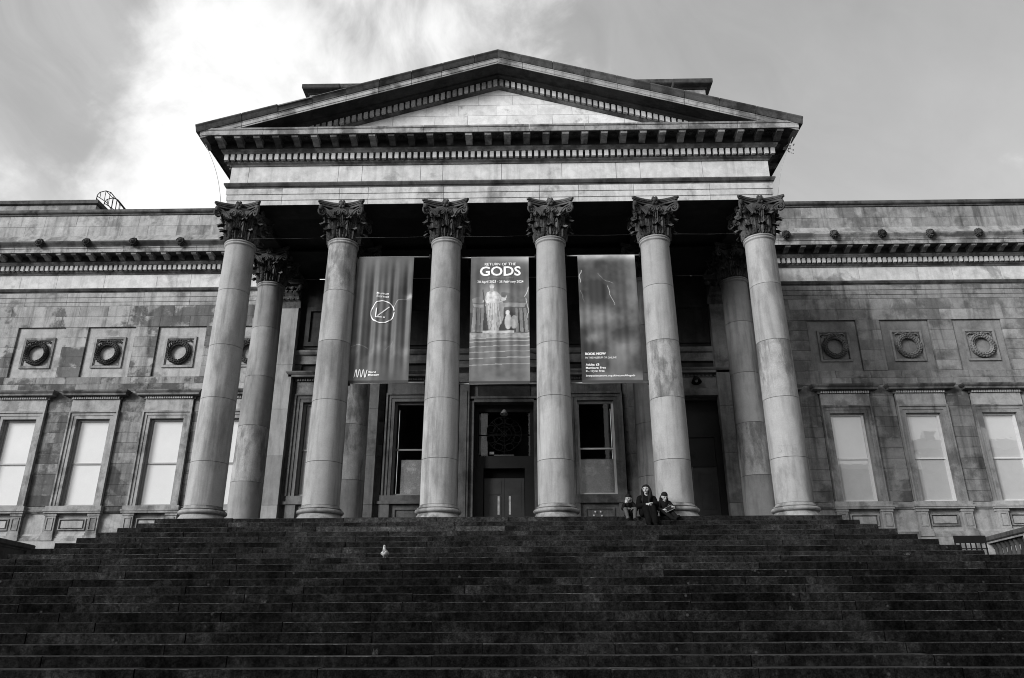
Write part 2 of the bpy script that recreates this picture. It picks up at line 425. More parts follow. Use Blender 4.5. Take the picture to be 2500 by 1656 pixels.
def sweep(path, prof, m0=0.0, m1=0.0):
    """mitred sweep of profile [(p,z)] along a polyline path [(x,y)], p measured to the right of the run"""
    m = MB(); P = [Vector((x, y)) for x, y in path]; N = len(P); np_ = len(prof)
    dirs = [(P[i+1]-P[i]).normalized() for i in range(N-1)]
    nor = [Vector((d.y, -d.x)) for d in dirs]
    vs = []
    for i in range(N):
        if i == 0: mv = nor[0]
        elif i == N-1: mv = nor[-1]
        else:
            mv = (nor[i-1]+nor[i]); mv = mv/ max(1e-6, mv.dot(nor[i]))
        for p, z in prof:
            q = P[i]+mv*p
            if i == 0: q = q-dirs[0]*p*m0
            if i == N-1: q = q+dirs[-1]*p*m1
            vs.append((q.x, q.y, z))
    fs = []
    for i in range(N-1):
        for j in range(np_-1):
            fs.append((i*np_+j, (i+1)*np_+j, (i+1)*np_+j+1, i*np_+j+1))
    fs += [tuple(range(np_)), tuple((N-1)*np_+j for j in range(np_-1, -1, -1))]
    m.add(vs, fs)
    return m

# ------------------------------------------------------------------ ground and the flight of steps
RISE, TREAD, LAND = 0.157, 0.3774, 0.394
N_STEP = 26
def step_y(k): return -(1.0+TREAD*k+(LAND if k >= 8 else 0))
def step_z(k): return -RISE*k
def step_w(k): return 8.8+0.26*k+(0.25 if k >= 8 else 0)
gz = step_z(N_STEP)
g = MB()
S_ = 900
gv = [(-S_, -S_, gz), (S_, -S_, gz), (S_, S_, gz), (-S_, S_, gz)]
g.add(gv, [(0, 1, 2, 3)])
add('ground', g.mesh('ground', M['ground']), kind='structure')

steps = empty('entrance_steps', (0, 0, 0), kind='structure')
core = MB()
for k in range(N_STEP):
    wk = step_w(k)-0.03
    core.box(-wk, wk, step_y(k)+0.05, 7.0, step_z(k)-RISE-(0.0 if k < N_STEP-1 else 0), step_z(k)-0.006)
add('step_core', core.mesh('step_core', M['joint']), steps)
floor_m = MB(); floor_m.box(-8.77, 8.77, -0.62, 7.2, -0.05, 0.0)
add('portico_floor', floor_m.mesh('portico_floor', M['floor']), steps)
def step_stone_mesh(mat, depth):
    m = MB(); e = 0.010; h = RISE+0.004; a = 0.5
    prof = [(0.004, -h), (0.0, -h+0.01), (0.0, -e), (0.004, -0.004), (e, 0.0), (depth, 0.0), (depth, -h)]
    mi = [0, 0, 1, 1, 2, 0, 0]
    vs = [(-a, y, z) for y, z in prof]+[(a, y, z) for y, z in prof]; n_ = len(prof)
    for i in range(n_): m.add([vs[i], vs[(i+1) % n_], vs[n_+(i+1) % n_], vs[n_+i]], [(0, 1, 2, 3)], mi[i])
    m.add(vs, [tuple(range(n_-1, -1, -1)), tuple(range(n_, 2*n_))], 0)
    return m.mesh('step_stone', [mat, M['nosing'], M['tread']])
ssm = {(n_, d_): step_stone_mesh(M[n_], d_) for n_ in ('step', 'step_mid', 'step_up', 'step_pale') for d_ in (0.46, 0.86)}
rs = random.Random(5)
for k in range(N_STEP):
    wk = step_w(k); x = -wk
    deep = 0.86 if k == 8 else 0.46
    ln = 2.3 if k < 9 else 2.5
    off = rs.uniform(0.4, 1.0)
    first = True
    while x < wk-0.02:
        L_ = ln*rs.uniform(0.72, 1.28)*(off if first else 1); first = False
        if wk-(x+L_) < 0.7: L_ = wk-x
        kind = ('step_up' if rs.random() < 1.15-.14*k else 'step_mid') if k < 9 else ('step_mid' if rs.random() < .62-.04*k else 'step')  # stone tone gets darker towards the lower steps
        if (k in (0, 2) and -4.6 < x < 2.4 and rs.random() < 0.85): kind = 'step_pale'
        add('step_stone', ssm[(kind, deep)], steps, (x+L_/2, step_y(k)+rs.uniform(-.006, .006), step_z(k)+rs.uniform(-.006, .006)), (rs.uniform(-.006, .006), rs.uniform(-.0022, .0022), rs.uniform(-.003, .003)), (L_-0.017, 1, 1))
        x += L_

# ------------------------------------------------------------------ the museum
B = empty('museum_building', (0, 0, 0), label='long classical stone museum with a six column pedimented portico above the steps', cat='building')
WY = 7.25                              # face of the wings
FY = -0.40                             # face of the portico frieze
FX = 8.468
WE = 28.7                              # how far the wings are built
IY = 5.2                               # inner wall of the portico
path_all = [(-WE, WY), (-FX, WY), (-FX, FY), (FX, FY), (FX, WY), (WE, WY)]

# --- entablature
ent = empty('entablature', parent=B)
core = MB()
core.box(-FX+.26, FX-.26, FY+.26, FY+.85, 9.622, 11.9)                     # front beam core
core.box(-FX+.26, -FX+.85, FY+.85, WY-.02, 9.622, 11.9); core.box(FX-.85, FX-.26, FY+.85, WY-.02, 9.622, 11.9)
add('beam_core', core.mesh('beam_core', M['inner_dark']), ent)
lin = MB(); lin.box(-FX+.02, FX-.02, FY+.015, FY+.86, 9.612, 9.618)
add('architrave_soffit', lin.mesh('architrave_soffit', M['inner_dark']), ent)
def arch_profile(d=0.25):
    return [(-d, 9.62), (0.0, 9.62), (0.0, 9.785), (0.022, 9.79), (0.022, 9.985), (0.044, 9.99), (0.044, 10.19), (-d, 10.19)]
AM = {}
def run_stones(name, x0, x1, y, prof, cuts, mat, parent, end0=0.0, end1=0.0):
    """stones of a moulded course along x, facing -y; mitred where end0/end1 are set"""
    xs = [x0]+[c for c in cuts if x0+.3 < c < x1-.3]+[x1]
    for a, b in zip(xs, xs[1:]):
        g_ = 0.006; m = MB(); n_ = len(prof)
        c = (a+b)/2
        va = [(a-c+(g_ if a > x0 else 0)+(-p*end0 if a == x0 else 0), -p, z) for p, z in prof]
        vb = [(b-c-(g_ if b < x1 else 0)+(p*end1 if b == x1 else 0), -p, z) for p, z in prof]
        m.add(va+vb, [(i, (i+1) % n_, n_+(i+1) % n_, n_+i) for i in range(n_)]+[tuple(range(n_-1, -1, -1)), tuple(range(n_, 2*n_))])
        add(name, m.mesh(name, mat), parent, (c, y+random.uniform(-.002, .002), 0))
front_cuts = [-6.9, -4.9, -3.75, -1.6, 0.1, 1.65, 3.3, 4.95, 7.05]
run_stones('architrave_stone', -FX, FX, FY, arch_profile(), [-6.75, -4.95, -4.05, -1.7, 1.28, 2.5, 4.2, 6.55], M['arch'], ent, 1, 1)
run_stones('frieze_stone', -FX, FX, FY, [(-.25, 10.372), (0, 10.372), (0, 11.02), (-.25, 11.02)], [-7.9, -5.05, -4.3, -2.45, -1.75, 0.1, 2.0, 3.7, 4.45, 6.4], M['frieze'], ent, 1, 1)
rw = random.Random(3)
for s in (-1, 1):
    a, b = (-WE, -FX) if s < 0 else (FX, WE)
    mt = M['wallL'] if s < 0 else M['wallR']
    cut = sorted(s*(FX+1.0+1.75*k+rw.uniform(-.3, .3)) for k in range(12))
    run_stones('architrave_stone', a, b, WY, arch_profile(), cut, M['attic'] if s < 0 else M['lowR'], ent)
    cut = sorted(s*(FX+0.8+1.8*k+rw.uniform(-.4, .4)) for k in range(12))
    run_stones('frieze_stone', a, b, WY, [(-.25, 10.372), (0, 10.372), (0, 11.02), (-.25, 11.02)], cut, M['frieze'] if s < 0 else M['arch'], ent)
    # side faces of the portico block
    mm = MB(); xx = s*FX
    mm.box(min(xx, xx-s*.24), max(xx, xx-s*.24), FY+.27, WY-.27, 9.625, 11.02)
    add('portico_side', mm.mesh('portico_side', M['cornice']), ent)
add('architrave_moulding', sweep(path_all, [(-.2, 10.19), (.05, 10.192), (.06, 10.23), (.09, 10.25), (.125, 10.32), (.125, 10.365), (-.2, 10.37)]).mesh('architrave_moulding', M['cyma']), ent)
add('bed_moulding', sweep(path_all, [(-.2, 11.02), (.03, 11.022), (.05, 11.06), (.11, 11.10), (.115, 11.12), (.12, 11.14), (-.2, 11.14)]).mesh('bed_moulding', M['cornice']), ent)
add('dentil_band', sweep(path_all, [(-.2, 11.141), (.119, 11.141), (.119, 11.36), (-.2, 11.36)]).mesh('dentil_band', M['soot_shade']), ent)  # shade in the gaps between dentils put into a black band
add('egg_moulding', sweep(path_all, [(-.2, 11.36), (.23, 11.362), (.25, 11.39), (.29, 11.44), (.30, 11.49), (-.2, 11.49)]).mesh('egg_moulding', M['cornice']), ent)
add('modillion_band', sweep(path_all, [(-.2, 11.491), (.299, 11.492), (.299, 11.70), (-.2, 11.70)]).mesh('modillion_band', M['soot_shade']), ent)
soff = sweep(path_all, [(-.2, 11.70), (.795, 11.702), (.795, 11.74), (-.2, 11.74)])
add('cornice_soffit', soff.mesh('cornice_soffit', M['soot_shade']), ent)
cor_prof = [(.3, 11.744), (.74, 11.744), (.76, 11.675), (.80, 11.67), (.80, 11.83), (.825, 11.845), (.84, 11.895), (.3, 11.93)]
run_stones('cornice_stone', -FX, FX, FY, cor_prof, [-7.3, -5.6, -3.9, -2.3, -.6, 1.0, 2.7, 4.3, 5.9, 7.4], M['corona'], ent, 1, 1)
for s in (-1, 1):
    a, b = (-WE, -FX) if s < 0 else (FX, WE)
    run_stones('cornice_stone', a, b, WY, cor_prof, sorted(s*(FX+1.1+1.5*k) for k in range(13)), M['corona'], ent, 0 if s < 0 else -1, -1 if s < 0 else 0)
    sw = sweep(path_all[1:3] if s < 0 else path_all[3:5], cor_prof[:], -1 if s < 0 else 1, 1 if s < 0 else -1).mesh('cornice_side', M['soot_shade'])
    ob = add('cornice_side', sw, ent, (0, 0.0, 0.0))
    # cyma gutter on the sides and wings
    p3 = path_all[:3] if s < 0 else path_all[3:]
    gp = [(.3, 11.932), (.80, 11.90), (.84, 11.90), (.86, 11.95), (.90, 12.0), (.945, 12.06), (.955, 12.11), (.93, 12.13), (-.1, 12.20), (-.1, 11.935)]
    add('gutter_moulding', sweep(p3, gp).mesh('gutter_moulding', M['cyma'] if s < 0 else M['corona']), ent)
# dentils and modillions, one by one
dm = MB(); dm.box(-.060, .060, -.10, 0, 0, .205); dm_ = dm.mesh('dentil', M['dentil'])
mm = MB(); w_ = .1
mm.extrude([(0, 0), (0, -.185), (-.06, -.19), (-.12, -.17), (-.2, -.125), (-.3, -.10), (-.38, -.115), (-.43, -.10), (-.45, -.06), (-.45, 0)], -w_, w_)
mm.box(-w_-.02, w_+.02, -.47, 0, -.036, -.002)
mod_m = {'c': mm.mesh('modillion', M['cornice']), 'p': None}
mod_m['p'] = mod_m['c'].copy(); mod_m['p'].materials[0] = M['corona']
ros = MB(); ros.ball((0, 0, -.02), .045, 8, 5, 0, (1, 1, .7))
for k in range(6): ros.ball((.07*math.cos(k*PI/3), .07*math.sin(k*PI/3), -.01), .04, 6, 4, 0, (1, 1, .6))
ros_m = ros.mesh('soffit_rosette', M['soot_shade'])
for k in range(87): add('dentil', dm_, ent, (-8.6+.2*k, FY-.121, 11.148))
for k in range(30):
    x = -8.71+k*17.42/29
    add('modillion', mod_m['p' if random.random() < .55 else 'c'], ent, (x, FY-.302, 11.699))
    if 0 < k: add('soffit_rosette', ros_m, ent, (x-17.42/58, FY-.55, 11.70))
for s in (-1, 1):
    for k in range(66):
        x = s*(FX+.26+.205*k)
        if abs(x) < 30: add('dentil', dm_, ent, (x, WY-.121, 11.148))
    dx_ = MB()
    for k in range(66, 98): x = s*(FX+.26+.205*k); dx_.box(x-.06, x+.06, WY-.221, WY-.121, 11.148, 11.353)
    add('dentil_course', dx_.mesh('dentil_course', M['dentil']), ent, kind='stuff')
    for k in range(32):
        x = s*(FX+1.12+.62*k)
        if abs(x) < 28.5: add('modillion', mod_m['p' if random.random() < (.7 if s > 0 else .5) else 'c'], ent, (x, WY-.302, 11.699))
    for k in range(10):                # flank of the portico
        add('modillion', mod_m['c'], ent, (s*(FX+.302), FY+.0+.62*k, 11.699), (0, 0, -s*PI/2 if s < 0 else PI/2))
    sd_ = MB()
    for k in range(32): sd_.box(min(s*(FX+.119), s*(FX+.22)), max(s*(FX+.119), s*(FX+.22)), FY-.1+.2*k, FY+.03+.2*k, 11.148, 11.353)
    add('flank_dentil_course', sd_.mesh('flank_dentil_course', M['cornice']), ent, kind='stuff')

# --- pediment
ped = empty('pediment', parent=B)
AZ, SL = 14.72, 0.294
HW = FX+.92
def rake_z(x, v=0): return AZ-SL*abs(x)+v
rake_parts = {'cyma': ([(.1, .0), (.955, 0.0), (.95, -.03), (.91, -.08), (.865, -.16), (.84, -.20), (.1, -.20)], M['cyma']),
              'corona': ([(.1, -.202), (.82, -.203), (.81, -.24), (.80, -.25), (.80, -.36), (.785, -.37), (.78, -.425), (.1, -.43)], M['corona'])}
def rake_piece(xa, xb, prof, mat, name, y=FY, parent=ped, g_=.007):
    m = MB(); n_ = len(prof); c = (xa+xb)/2
    lo, hi = min(xa, xb)+g_, max(xa, xb)-g_
    if abs(min(xa, xb)) < 1e-6: lo = 0
    if abs(max(xa, xb)) < 1e-6: hi = 0
    va = [(lo-c, -p, rake_z(lo, v)-rake_z(c)) for p, v in prof]; vb = [(hi-c, -p, rake_z(hi, v)-rake_z(c)) for p, v in prof]
    m.add(va+vb, [(i, (i+1) % n_, n_+(i+1) % n_, n_+i) for i in range(n_)]+[tuple(range(n_-1, -1, -1)), tuple(range(n_, 2*n_))])
    add(name, m.mesh(name, mat), parent, (c, y+random.uniform(-.003, .003), rake_z(c)+random.uniform(-.003, .003)))
for s in (-1, 1):
    cuts = [0, .75, 1.75, 2.75, 3.75, 4.8, 5.85, 6.9, 8.0, HW]
    for a, b in zip(cuts, cuts[1:]):
        rake_piece(s*a, s*b, rake_parts['cyma'][0] if not (s < 0 and a in (4.8, 5.85)) else [(p_ if p_ < .85 else p_-.02, min(v_, -.035 if a == 4.8 else -.06)) for p_, v_ in rake_parts['cyma'][0]], M['cyma'], 'raking_gutter_stone')
    cuts = [0, .8, 1.8, 2.75, 3.8, 4.8, 5.85, 6.9, 8.0, HW-.12]
    for a, b in zip(cuts, cuts[1:]):
        rake_piece(s*a, s*b, rake_parts['corona'][0], M['corona'], 'raking_cornice_stone')
    e = HW-1.4
    rake_piece(0, s*(HW-.3), [(-.1, -.40), (.795, -.425), (.795, -.435), (.34, -.445), (.33, -.50), (.26, -.53), (.24, -.545), (-.1, -.55)], M['soot_shade'], 'raking_soffit', g_=0)
    rake_piece(0, s*(e-.3), [(-.1, -.55), (.12, -.552), (.12, -.765), (.11, -.77), (.08, -.80), (.03, -.83), (-.1, -.83)], M['cornice'], 'raking_bed_moulding', g_=0)
    for k in range(38):
        x = s*(.1+.19*k)
        if abs(x) > 6.6: break
        mm = MB(); w_ = .062
        mm.add([(-w_, -.1, rake_z(abs(x)-s*w_*1, -.556)-rake_z(x)), (w_, -.1, rake_z(abs(x)+s*w_, -.556)-rake_z(x)), (w_, -.1, rake_z(abs(x)+s*w_, -.755)-rake_z(x)), (-w_, -.1, rake_z(abs(x)-s*w_, -.755)-rake_z(x)),
                (-w_, 0, rake_z(abs(x)-s*w_, -.556)-rake_z(x)), (w_, 0, rake_z(abs(x)+s*w_, -.556)-rake_z(x)), (w_, 0, rake_z(abs(x)+s*w_, -.755)-rake_z(x)), (-w_, 0, rake_z(abs(x)-s*w_, -.755)-rake_z(x))],
               [(0,1,2,3), (4,7,6,5), (0,4,5,1), (3,2,6,7), (0,3,7,4), (1,5,6,2)])
        if k == 0: rd = {}
        if s not in rd: rd[s] = mm.mesh('raking_dentil', M['dentil'])
        add('dentil', rd[s], ped, (x, FY-.121, rake_z(x)))
# tympanum stones
tb = MB(); tb.prism([(-7.7, 11.94), (7.7, 11.94), (0, rake_z(0, -.62))], FY+.07, FY+.3)
add('tympanum_backing', tb.mesh('tympanum_backing', M['joint']), ped)
rt = random.Random(12)
zs = [11.95, 12.45, 12.87, 13.28, 13.66, 14.05]
for r in range(5):
    z0, z1 = zs[r]+.005, zs[r+1]-.005
    xe = (AZ-.78-z0)/SL; xt = max(0.0, (AZ-.78-z1)/SL)
    n_ = max(1, round(2*xe/1.25)); cut = [-xe]+[-xe+2*xe*(k+(.5 if r % 2 else 0)*.6)/n_+rt.uniform(-.12, .12) for k in range(1, n_)]+[xe]
    for a, b in zip(cut, cut[1:]):
        a2, b2 = a+.005, b-.005
        pts = [(a2, z0), (b2, z0)]
        def top(x): return min(z1, AZ-.78-SL*abs(x))
        xs_ = sorted(set([a2, b2]+[x for x in (-xt, 0.0, xt) if a2 < x < b2]), reverse=True)
        for x in xs_:
            if top(x) > z0+.01: pts.append((x, top(x)))
        if len(pts) < 3: continue
        m = MB(); m.prism([(x-(a+b)/2, z) for x, z in pts], 0, .08)
        add('tympanum_stone', m.mesh('tympanum_stone', M['tymp']), ped, ((a+b)/2, FY+.0+rt.uniform(-.003, .003), 0))
rf = MB()
for s in (-1, 1):
    rf.add([(0, FY-.9, rake_z(0)+.012), (s*HW, FY-.9, rake_z(HW)+.012), (s*HW, WY+1, rake_z(HW)+.012), (0, WY+1, rake_z(0)+.012),
            (0, FY-.9, rake_z(0)-.03), (s*HW, FY-.9, rake_z(HW)-.03), (s*HW, WY+1, rake_z(HW)-.03), (0, WY+1, rake_z(0)-.03)],
           [(0,1,2,3), (4,7,6,5), (0,4,5,1), (1,5,6,2), (2,6,7,3)])
add('portico_roof', rf.mesh('portico_roof', M['lead']), ped)

# --- columns
def shaft_r(z):
    t = (z-.40)/(8.27-.40); t = min(1, max(0, t))
    return .502-.070*t**1.6 - .003*math.sin(PI*t)*0
bm_ = MB()
bm_.lathe([(.645, 0), (.645, .03), (.64, .06), (.60, .12), (.565, .16), (.56, .183), (.535, .185), (.535, .20), (.60, .205), (.628, .235), (.632, .265), (.615, .295), (.575, .312), (.535, .314), (.535, .328), (.562, .330), (.565, .35), (.525, .355), (.52, .375), (.507, .40), (.502, .42)], 56)
base_m = bm_.mesh('column_base', M['base'])
joints = [.42, 1.64, 3.36, 5.05, 6.74, 8.29]
drum_cache = {}
def drum(k, dz0, dz1, mat):
    z0, z1 = joints[k]+dz0, joints[k+1]+dz1
    m = MB(); g_ = .006
    prof = [(shaft_r(z0)-.03, z0+g_), (shaft_r(z0), z0+g_)]
    m.lathe(prof, 56, smooth=False, cap=False); prof = prof[1:]
    for j in range(1, 6): z = z0+(z1-z0)*j/6; prof.append((shaft_r(z), z))
    if k == 4:
        prof += [(shaft_r(8.27), 8.24), (.437, 8.275), (.463, 8.285), (.472, 8.31), (.463, 8.335), (.445, 8.345), (.445, 8.36), (.468, 8.368), (.476, 8.39), (.468, 8.412), (.44, 8.42)]
    else:
        prof += [(shaft_r(z1), z1-g_)]
        m.lathe([(shaft_r(z1), z1-g_), (shaft_r(z1)-.03, z1-g_)], 56, smooth=False, cap=False)
    m.lathe(prof, 56, cap=False)
    return m.mesh('column_drum', mat)

def capital_mesh(mat):
    m = MB()
    bell = [(.432, 0), (.43, .1), (.435, .35), (.455, .6), (.50, .85), (.55, .97), (.57, 1.0), (.50, 1.01)]
    m.lathe(bell, 32)
    def rb(z):
        for (r0, z0), (r1, z1) in zip(bell, bell[1:]):
            if z0 <= z <= z1: return r0+(r1-r0)*(z-z0)/(z1-z0+1e-9)
        return .57
    def leaf(ang, z0, h, wd, curl):
        nu, nv = 9, 12; vs = []
        for j in range(nv):
            v = j/(nv-1)
            lob = .80+.20*abs(math.sin(v*PI*3.6))
            wv = wd*(.72+.45*math.sin(PI*min(1, v*1.05))*.9)*lob*(1-.55*max(0, v-.72)/.28)
            if v < .8: z = z0+h*v/.8*.97; out = .035+.05*v
            else:
                a = (v-.8)/.2*PI*.95; z = z0+h*.97+.05*math.sin(a)-.03*(1-math.cos(a)); out = .05+curl*(1-math.cos(a))/1.6
            for i in range(nu):
                u = (i/(nu-1)-.5)*2
                ruffle = .024*math.cos(u*PI*4)+(.03 if i == nu//2 else 0)
                rr = rb(min(1.0, max(0, z)))+out+ruffle-.05*abs(u)**2*(.4 if v < .8 else .2)
                th = ang+u*wv/2/rr
                zz_ = z-.05*abs(u)*(.3+v)
                vs.append((rr*math.cos(th), rr*math.sin(th), zz_))
        fs = [(j*nu+i, j*nu+i+1, (j+1)*nu+i+1, (j+1)*nu+i) for j in range(nv-1) for i in range(nu-1)]
        m.add(vs, fs, 0, False)
    for k in range(16): leaf((k+.25)*PI/8, .12, .70, .20, .10)
    for k in range(8): leaf(k*PI/4, .01, .34, .42, .17)
    for k in range(8): leaf((k+.5)*PI/4, .05, .60, .44, .20)
    def spiral(c, e1, e2, r0, turns, start, rad, stalk=None):
        pts = []; rr = []
        c = Vector(c); e1 = Vector(e1).normalized(); e2 = Vector(e2).normalized()
        if stalk:
            p1 = c+(e1*math.cos(start)+e2*math.sin(start))*r0
            for q in range(6):
                t = q/6; s0 = Vector(stalk); mid = Vector(((s0.x*.6+p1.x*.4), (s0.y*.6+p1.y*.4), p1.z-.02))
                pts.append(s0*(1-t)**2+mid*2*t*(1-t)+p1*t*t); rr.append(rad*(.9+.2*t))
        N = int(turns*14)
        for q in range(N+1):
            t = q/N; a = start-turns*2*PI*t; r = r0*(1-t)**.8+.012
            pts.append(c+(e1*math.cos(a)+e2*math.sin(a))*r); rr.append(rad*(1-.45*t))
        m.tube(pts, rr, 6)
    for q in range(4):
        a = -PI/2+q*PI/2
        n_ = Vector((math.cos(a), math.sin(a), 0)); tg = Vector((-math.sin(a), math.cos(a), 0))
        for sg in (-1, 1):
            e1 = (tg*sg*.86+n_*.5).normalized()
            c = n_*.60+tg*sg*.575+Vector((0, 0, .83))
            spiral(c, e1, (0, 0, 1), .13, 1.7, PI*.55, .030, stalk=n_*.50+tg*sg*.16+Vector((0, 0, .45)))
            c2 = n_*.585+tg*sg*.125+Vector((0, 0, .80))
            spiral(c2, tg*-sg, (0, 0, 1), .095, 1.5, PI*.5, .022, stalk=n_*.50+tg*sg*.20+Vector((0, 0, .48)))
            m.ball(tuple(c), .04, 8, 5); 
            # scroll web between stalk and abacus
            A_ = n_*.52+tg*sg*.2+Vector((0, 0, .5)); B_ = n_*.58+tg*sg*.5+Vector((0, 0, .9)); C_ = n_*.54+tg*sg*.22+Vector((0, 0, .93))
            m.add([tuple(A_), tuple(B_), tuple(C_)], [(0, 1, 2)])
        # flower on the abacus
        fc = n_*.56+Vector((0, 0, 1.11))
        m.ball(tuple(fc), .085, 8, 6)
        for t in range(6):
            aa = t*PI/3; pc = fc+tg*.085*math.cos(aa)+Vector((0, 0, .095*math.sin(aa))); m.ball(tuple(pc), .055, 7, 5)
    # abacus: concave sides, cut corners, two bands
    def ab(z0, z1, k, t):
        ring = []
        for q in range(4):
            a = -PI/2+q*PI/2; n_ = Vector((math.cos(a), math.sin(a))); tg = Vector((-math.sin(a), math.cos(a)))
            for i in range(11):
                u = (i/10-.5)*2; p = n_*(t-.24*(1-abs(u)**1.7))*1.0+tg*u*(t-.05); ring.append(p*k)
        N = len(ring); vs = [(p.x, p.y, z0) for p in ring]+[(p.x, p.y, z1) for p in ring]
        m.add(vs, [(i, (i+1) % N, N+(i+1) % N, N+i) for i in range(N)]+[tuple(range(N-1, -1, -1)), tuple(range(N, 2*N))])
    ab(1.02, 1.085, .94, .69); ab(1.087, 1.125, .97, .71); ab(1.127, 1.19, .99, .725)
    for q in range(4):
        a = -PI/4+q*PI/2
        m.ball((.88*math.cos(a), .88*math.sin(a), .97), .075, 7, 5, 0, (1, 1, 1.4))
    return m.mesh('capital', mat)
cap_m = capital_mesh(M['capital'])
rc = random.Random(8)
def column(x, y, style, back=False):
    c = empty('portico_column', (x, y, 0), B)
    add('column_base', base_m, c)
    dz = [0]+[rc.uniform(-.06, .06) for _ in range(4)]+[0]
    cr = MB(); cr.lathe([(shaft_r(q)-.022, q) for q in (.41, 1.5, 2.5, 3.5, 4.5, 5.5, 6.5, 7.5, 8.3)], 40, cap=False)
    add('joint_core', cr.mesh('joint_core', M['joint']), c)
    for k in range(5):
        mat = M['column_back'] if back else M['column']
        if style and k in style: mat = M['column_old']
        add('column_drum', drum(k, dz[k], dz[k+1], mat), c)
    add('capital', cap_m, c, (0, 0, 8.42), (0, 0, 0))
    return c
for i, st in enumerate(((), (4,), (), (), (2,), (2,))): column((i-2.5)*3.2, 0, st)
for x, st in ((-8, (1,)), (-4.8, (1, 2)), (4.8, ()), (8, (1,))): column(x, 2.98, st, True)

# ------------------------------------------------------------------ the two wings
WC = [10.13, 12.99, 15.85, 18.71, 21.57, 24.43, 27.29]
def frame_mesh(x0, x1, z0, z1, t, y0, y1, mat, name, sides='lrtb'):
    m = MB()
    if 't' in sides: m.box(x0, x1, y0, y1, z1-t, z1)
    if 'b' in sides: m.box(x0, x1, y0, y1, z0, z0+t)
    zt, zb = (z1-t if 't' in sides else z1), (z0+t if 'b' in sides else z0)
    m.box(x0, x0+t, y0, y1, zb, zt); m.box(x1-t, x1, y0, y1, zb, zt)
    return m.mesh(name, mat)
def surround_mesh(hw, ho, z0, z1, zo, mat):
    """stepped architrave round an opening: inner half width hw, outer ho, head z1, outer head zo; face at y=0, proud to -.12"""
    m = MB()
    bands = [(hw, hw+(ho-hw)*.42, 0.055), (hw+(ho-hw)*.42, hw+(ho-hw)*.80, .080), (hw+(ho-hw)*.80, ho, .125)]
    for a, b, pr in bands:
        za = z1+(zo-z1)*(a-hw)/(ho-hw); zb = z1+(zo-z1)*(b-hw)/(ho-hw)
        for s in (-1, 1): m.box(min(s*a, s*b), max(s*a, s*b), -pr, .02, z0, zb if False else za)
        m.box(-b, b, -pr, .02, za, zb)
    # reveals
    for s in (-1, 1): m.box(min(s*hw, s*(hw+.1)), max(s*hw, s*(hw+.1)), .02, .42, z0, z1+.1)
    m.box(-hw, hw, .02, .42, z1, z1+.1)
    return m.mesh('surround', mat)
def hood_mesh(hw, z0, z1, mat):
    m = MB()
    pr = [(.0, z0), (.10, z0), (.10, z0+.10), (.13, z0+.115), (.30, z0+.125), (.30, z0+.20), (.325, z0+.215), (.37, z0+.27), (.38, z1-.03), (.0, z1)]
    P = sweep([(-hw, .35), (-hw, 0), (hw, 0), (hw, .35)], [(-.1, z0)]+pr[1:-1]+[(-.1, z1)])
    return P.mesh('hood', mat)
def hood_dentils(hw, z0, mat):
    m = MB(); n_ = 21
    for k in range(n_):
        x = -hw+.03+(2*hw-.06)*k/(n_-1); m.box(x-.026, x+.026, -.165, -.10, z0+.012, z0+.095)
    return m.mesh('hood_dentil_course', mat)
def sash_parts(win, hw, z0, zm, z1, sash, y=.15, blind=None, lower=None):
    fr = add('sash_frame', frame_mesh(-hw, hw, z0, z1, .075, y-.05, y+.06, M[sash], 'sash_frame'), win)
    r_ = MB(); r_.box(-hw+.075, hw-.075, y-.03, y+.03, zm-.028, zm+.028)
    add('meeting_rail', r_.mesh('meeting_rail', M[sash]), win)
    for nm, a, b, yy in (('upper', zm+.028, z1-.075, y+.0), ('lower', z0+.075, zm-.028, y+.012)):
        p_ = MB(); p_.add([(-hw+.075, yy, a), (hw-.075, yy, a), (hw-.075, yy, b), (-hw+.075, yy, b)], [(0, 1, 2, 3)])
        add('pane', p_.mesh('pane', M['glass_sky' if blind else 'glass'], False), win)
    if blind:
        p_ = MB(); p_.box(-hw+.05, hw-.05, y+.03, y+.04, z0+.03, z1-.03)
        add('blind', p_.mesh('blind', M[blind]), win)
    else:
        p_ = MB(); p_.box(-hw+.01, hw-.01, y+.9, y+.92, z0, z1)
        p_.box(-hw-.02, -hw+.0, y+.06, y+.9, z0, z1); p_.box(hw, hw+.02, y+.06, y+.9, z0, z1); p_.box(-hw-.02, hw+.02, y+.06, y+.9, z1-.02, z1+.01); p_.box(-hw-.02, hw+.02, y+.06, y+.9, z0-.01, z0+.02)
        add('room', p_.mesh('room', M['dark_room']), win)
    if lower:
        x0, x1, a, b, mt = lower
        p_ = MB(); p_.box(x0, x1, y+.03, y+.036, a, b)
        add('window_board', p_.mesh('window_board', M[mt]), win)

def make_window(x, y, mat, sash, blind, lower=None, dent='dentil', hw=.65):
    wn = empty('window', (x, y, 0), B)
    add('surround', surround_mesh(hw, hw+.30, 1.53, 4.86, 5.16, M[mat]), wn)
    f_ = MB(); f_.box(-.93, .93, -.085, .02, 5.162, 5.62)
    add('hood_frieze', f_.mesh('hood_frieze', M['pale_panel'] if mat != 'inner' else M['inner']), wn)
    add('hood', hood_mesh(.915, 5.62, 5.97, M['cornice'] if mat != 'inner' else M['inner']), wn)
    add('hood_dentil_course', hood_dentils(.915, 5.62, M[dent]), wn, kind='stuff')
    sash_parts(wn, hw, 1.54, 3.15, 4.855, sash, blind=blind, lower=lower)
    return wn

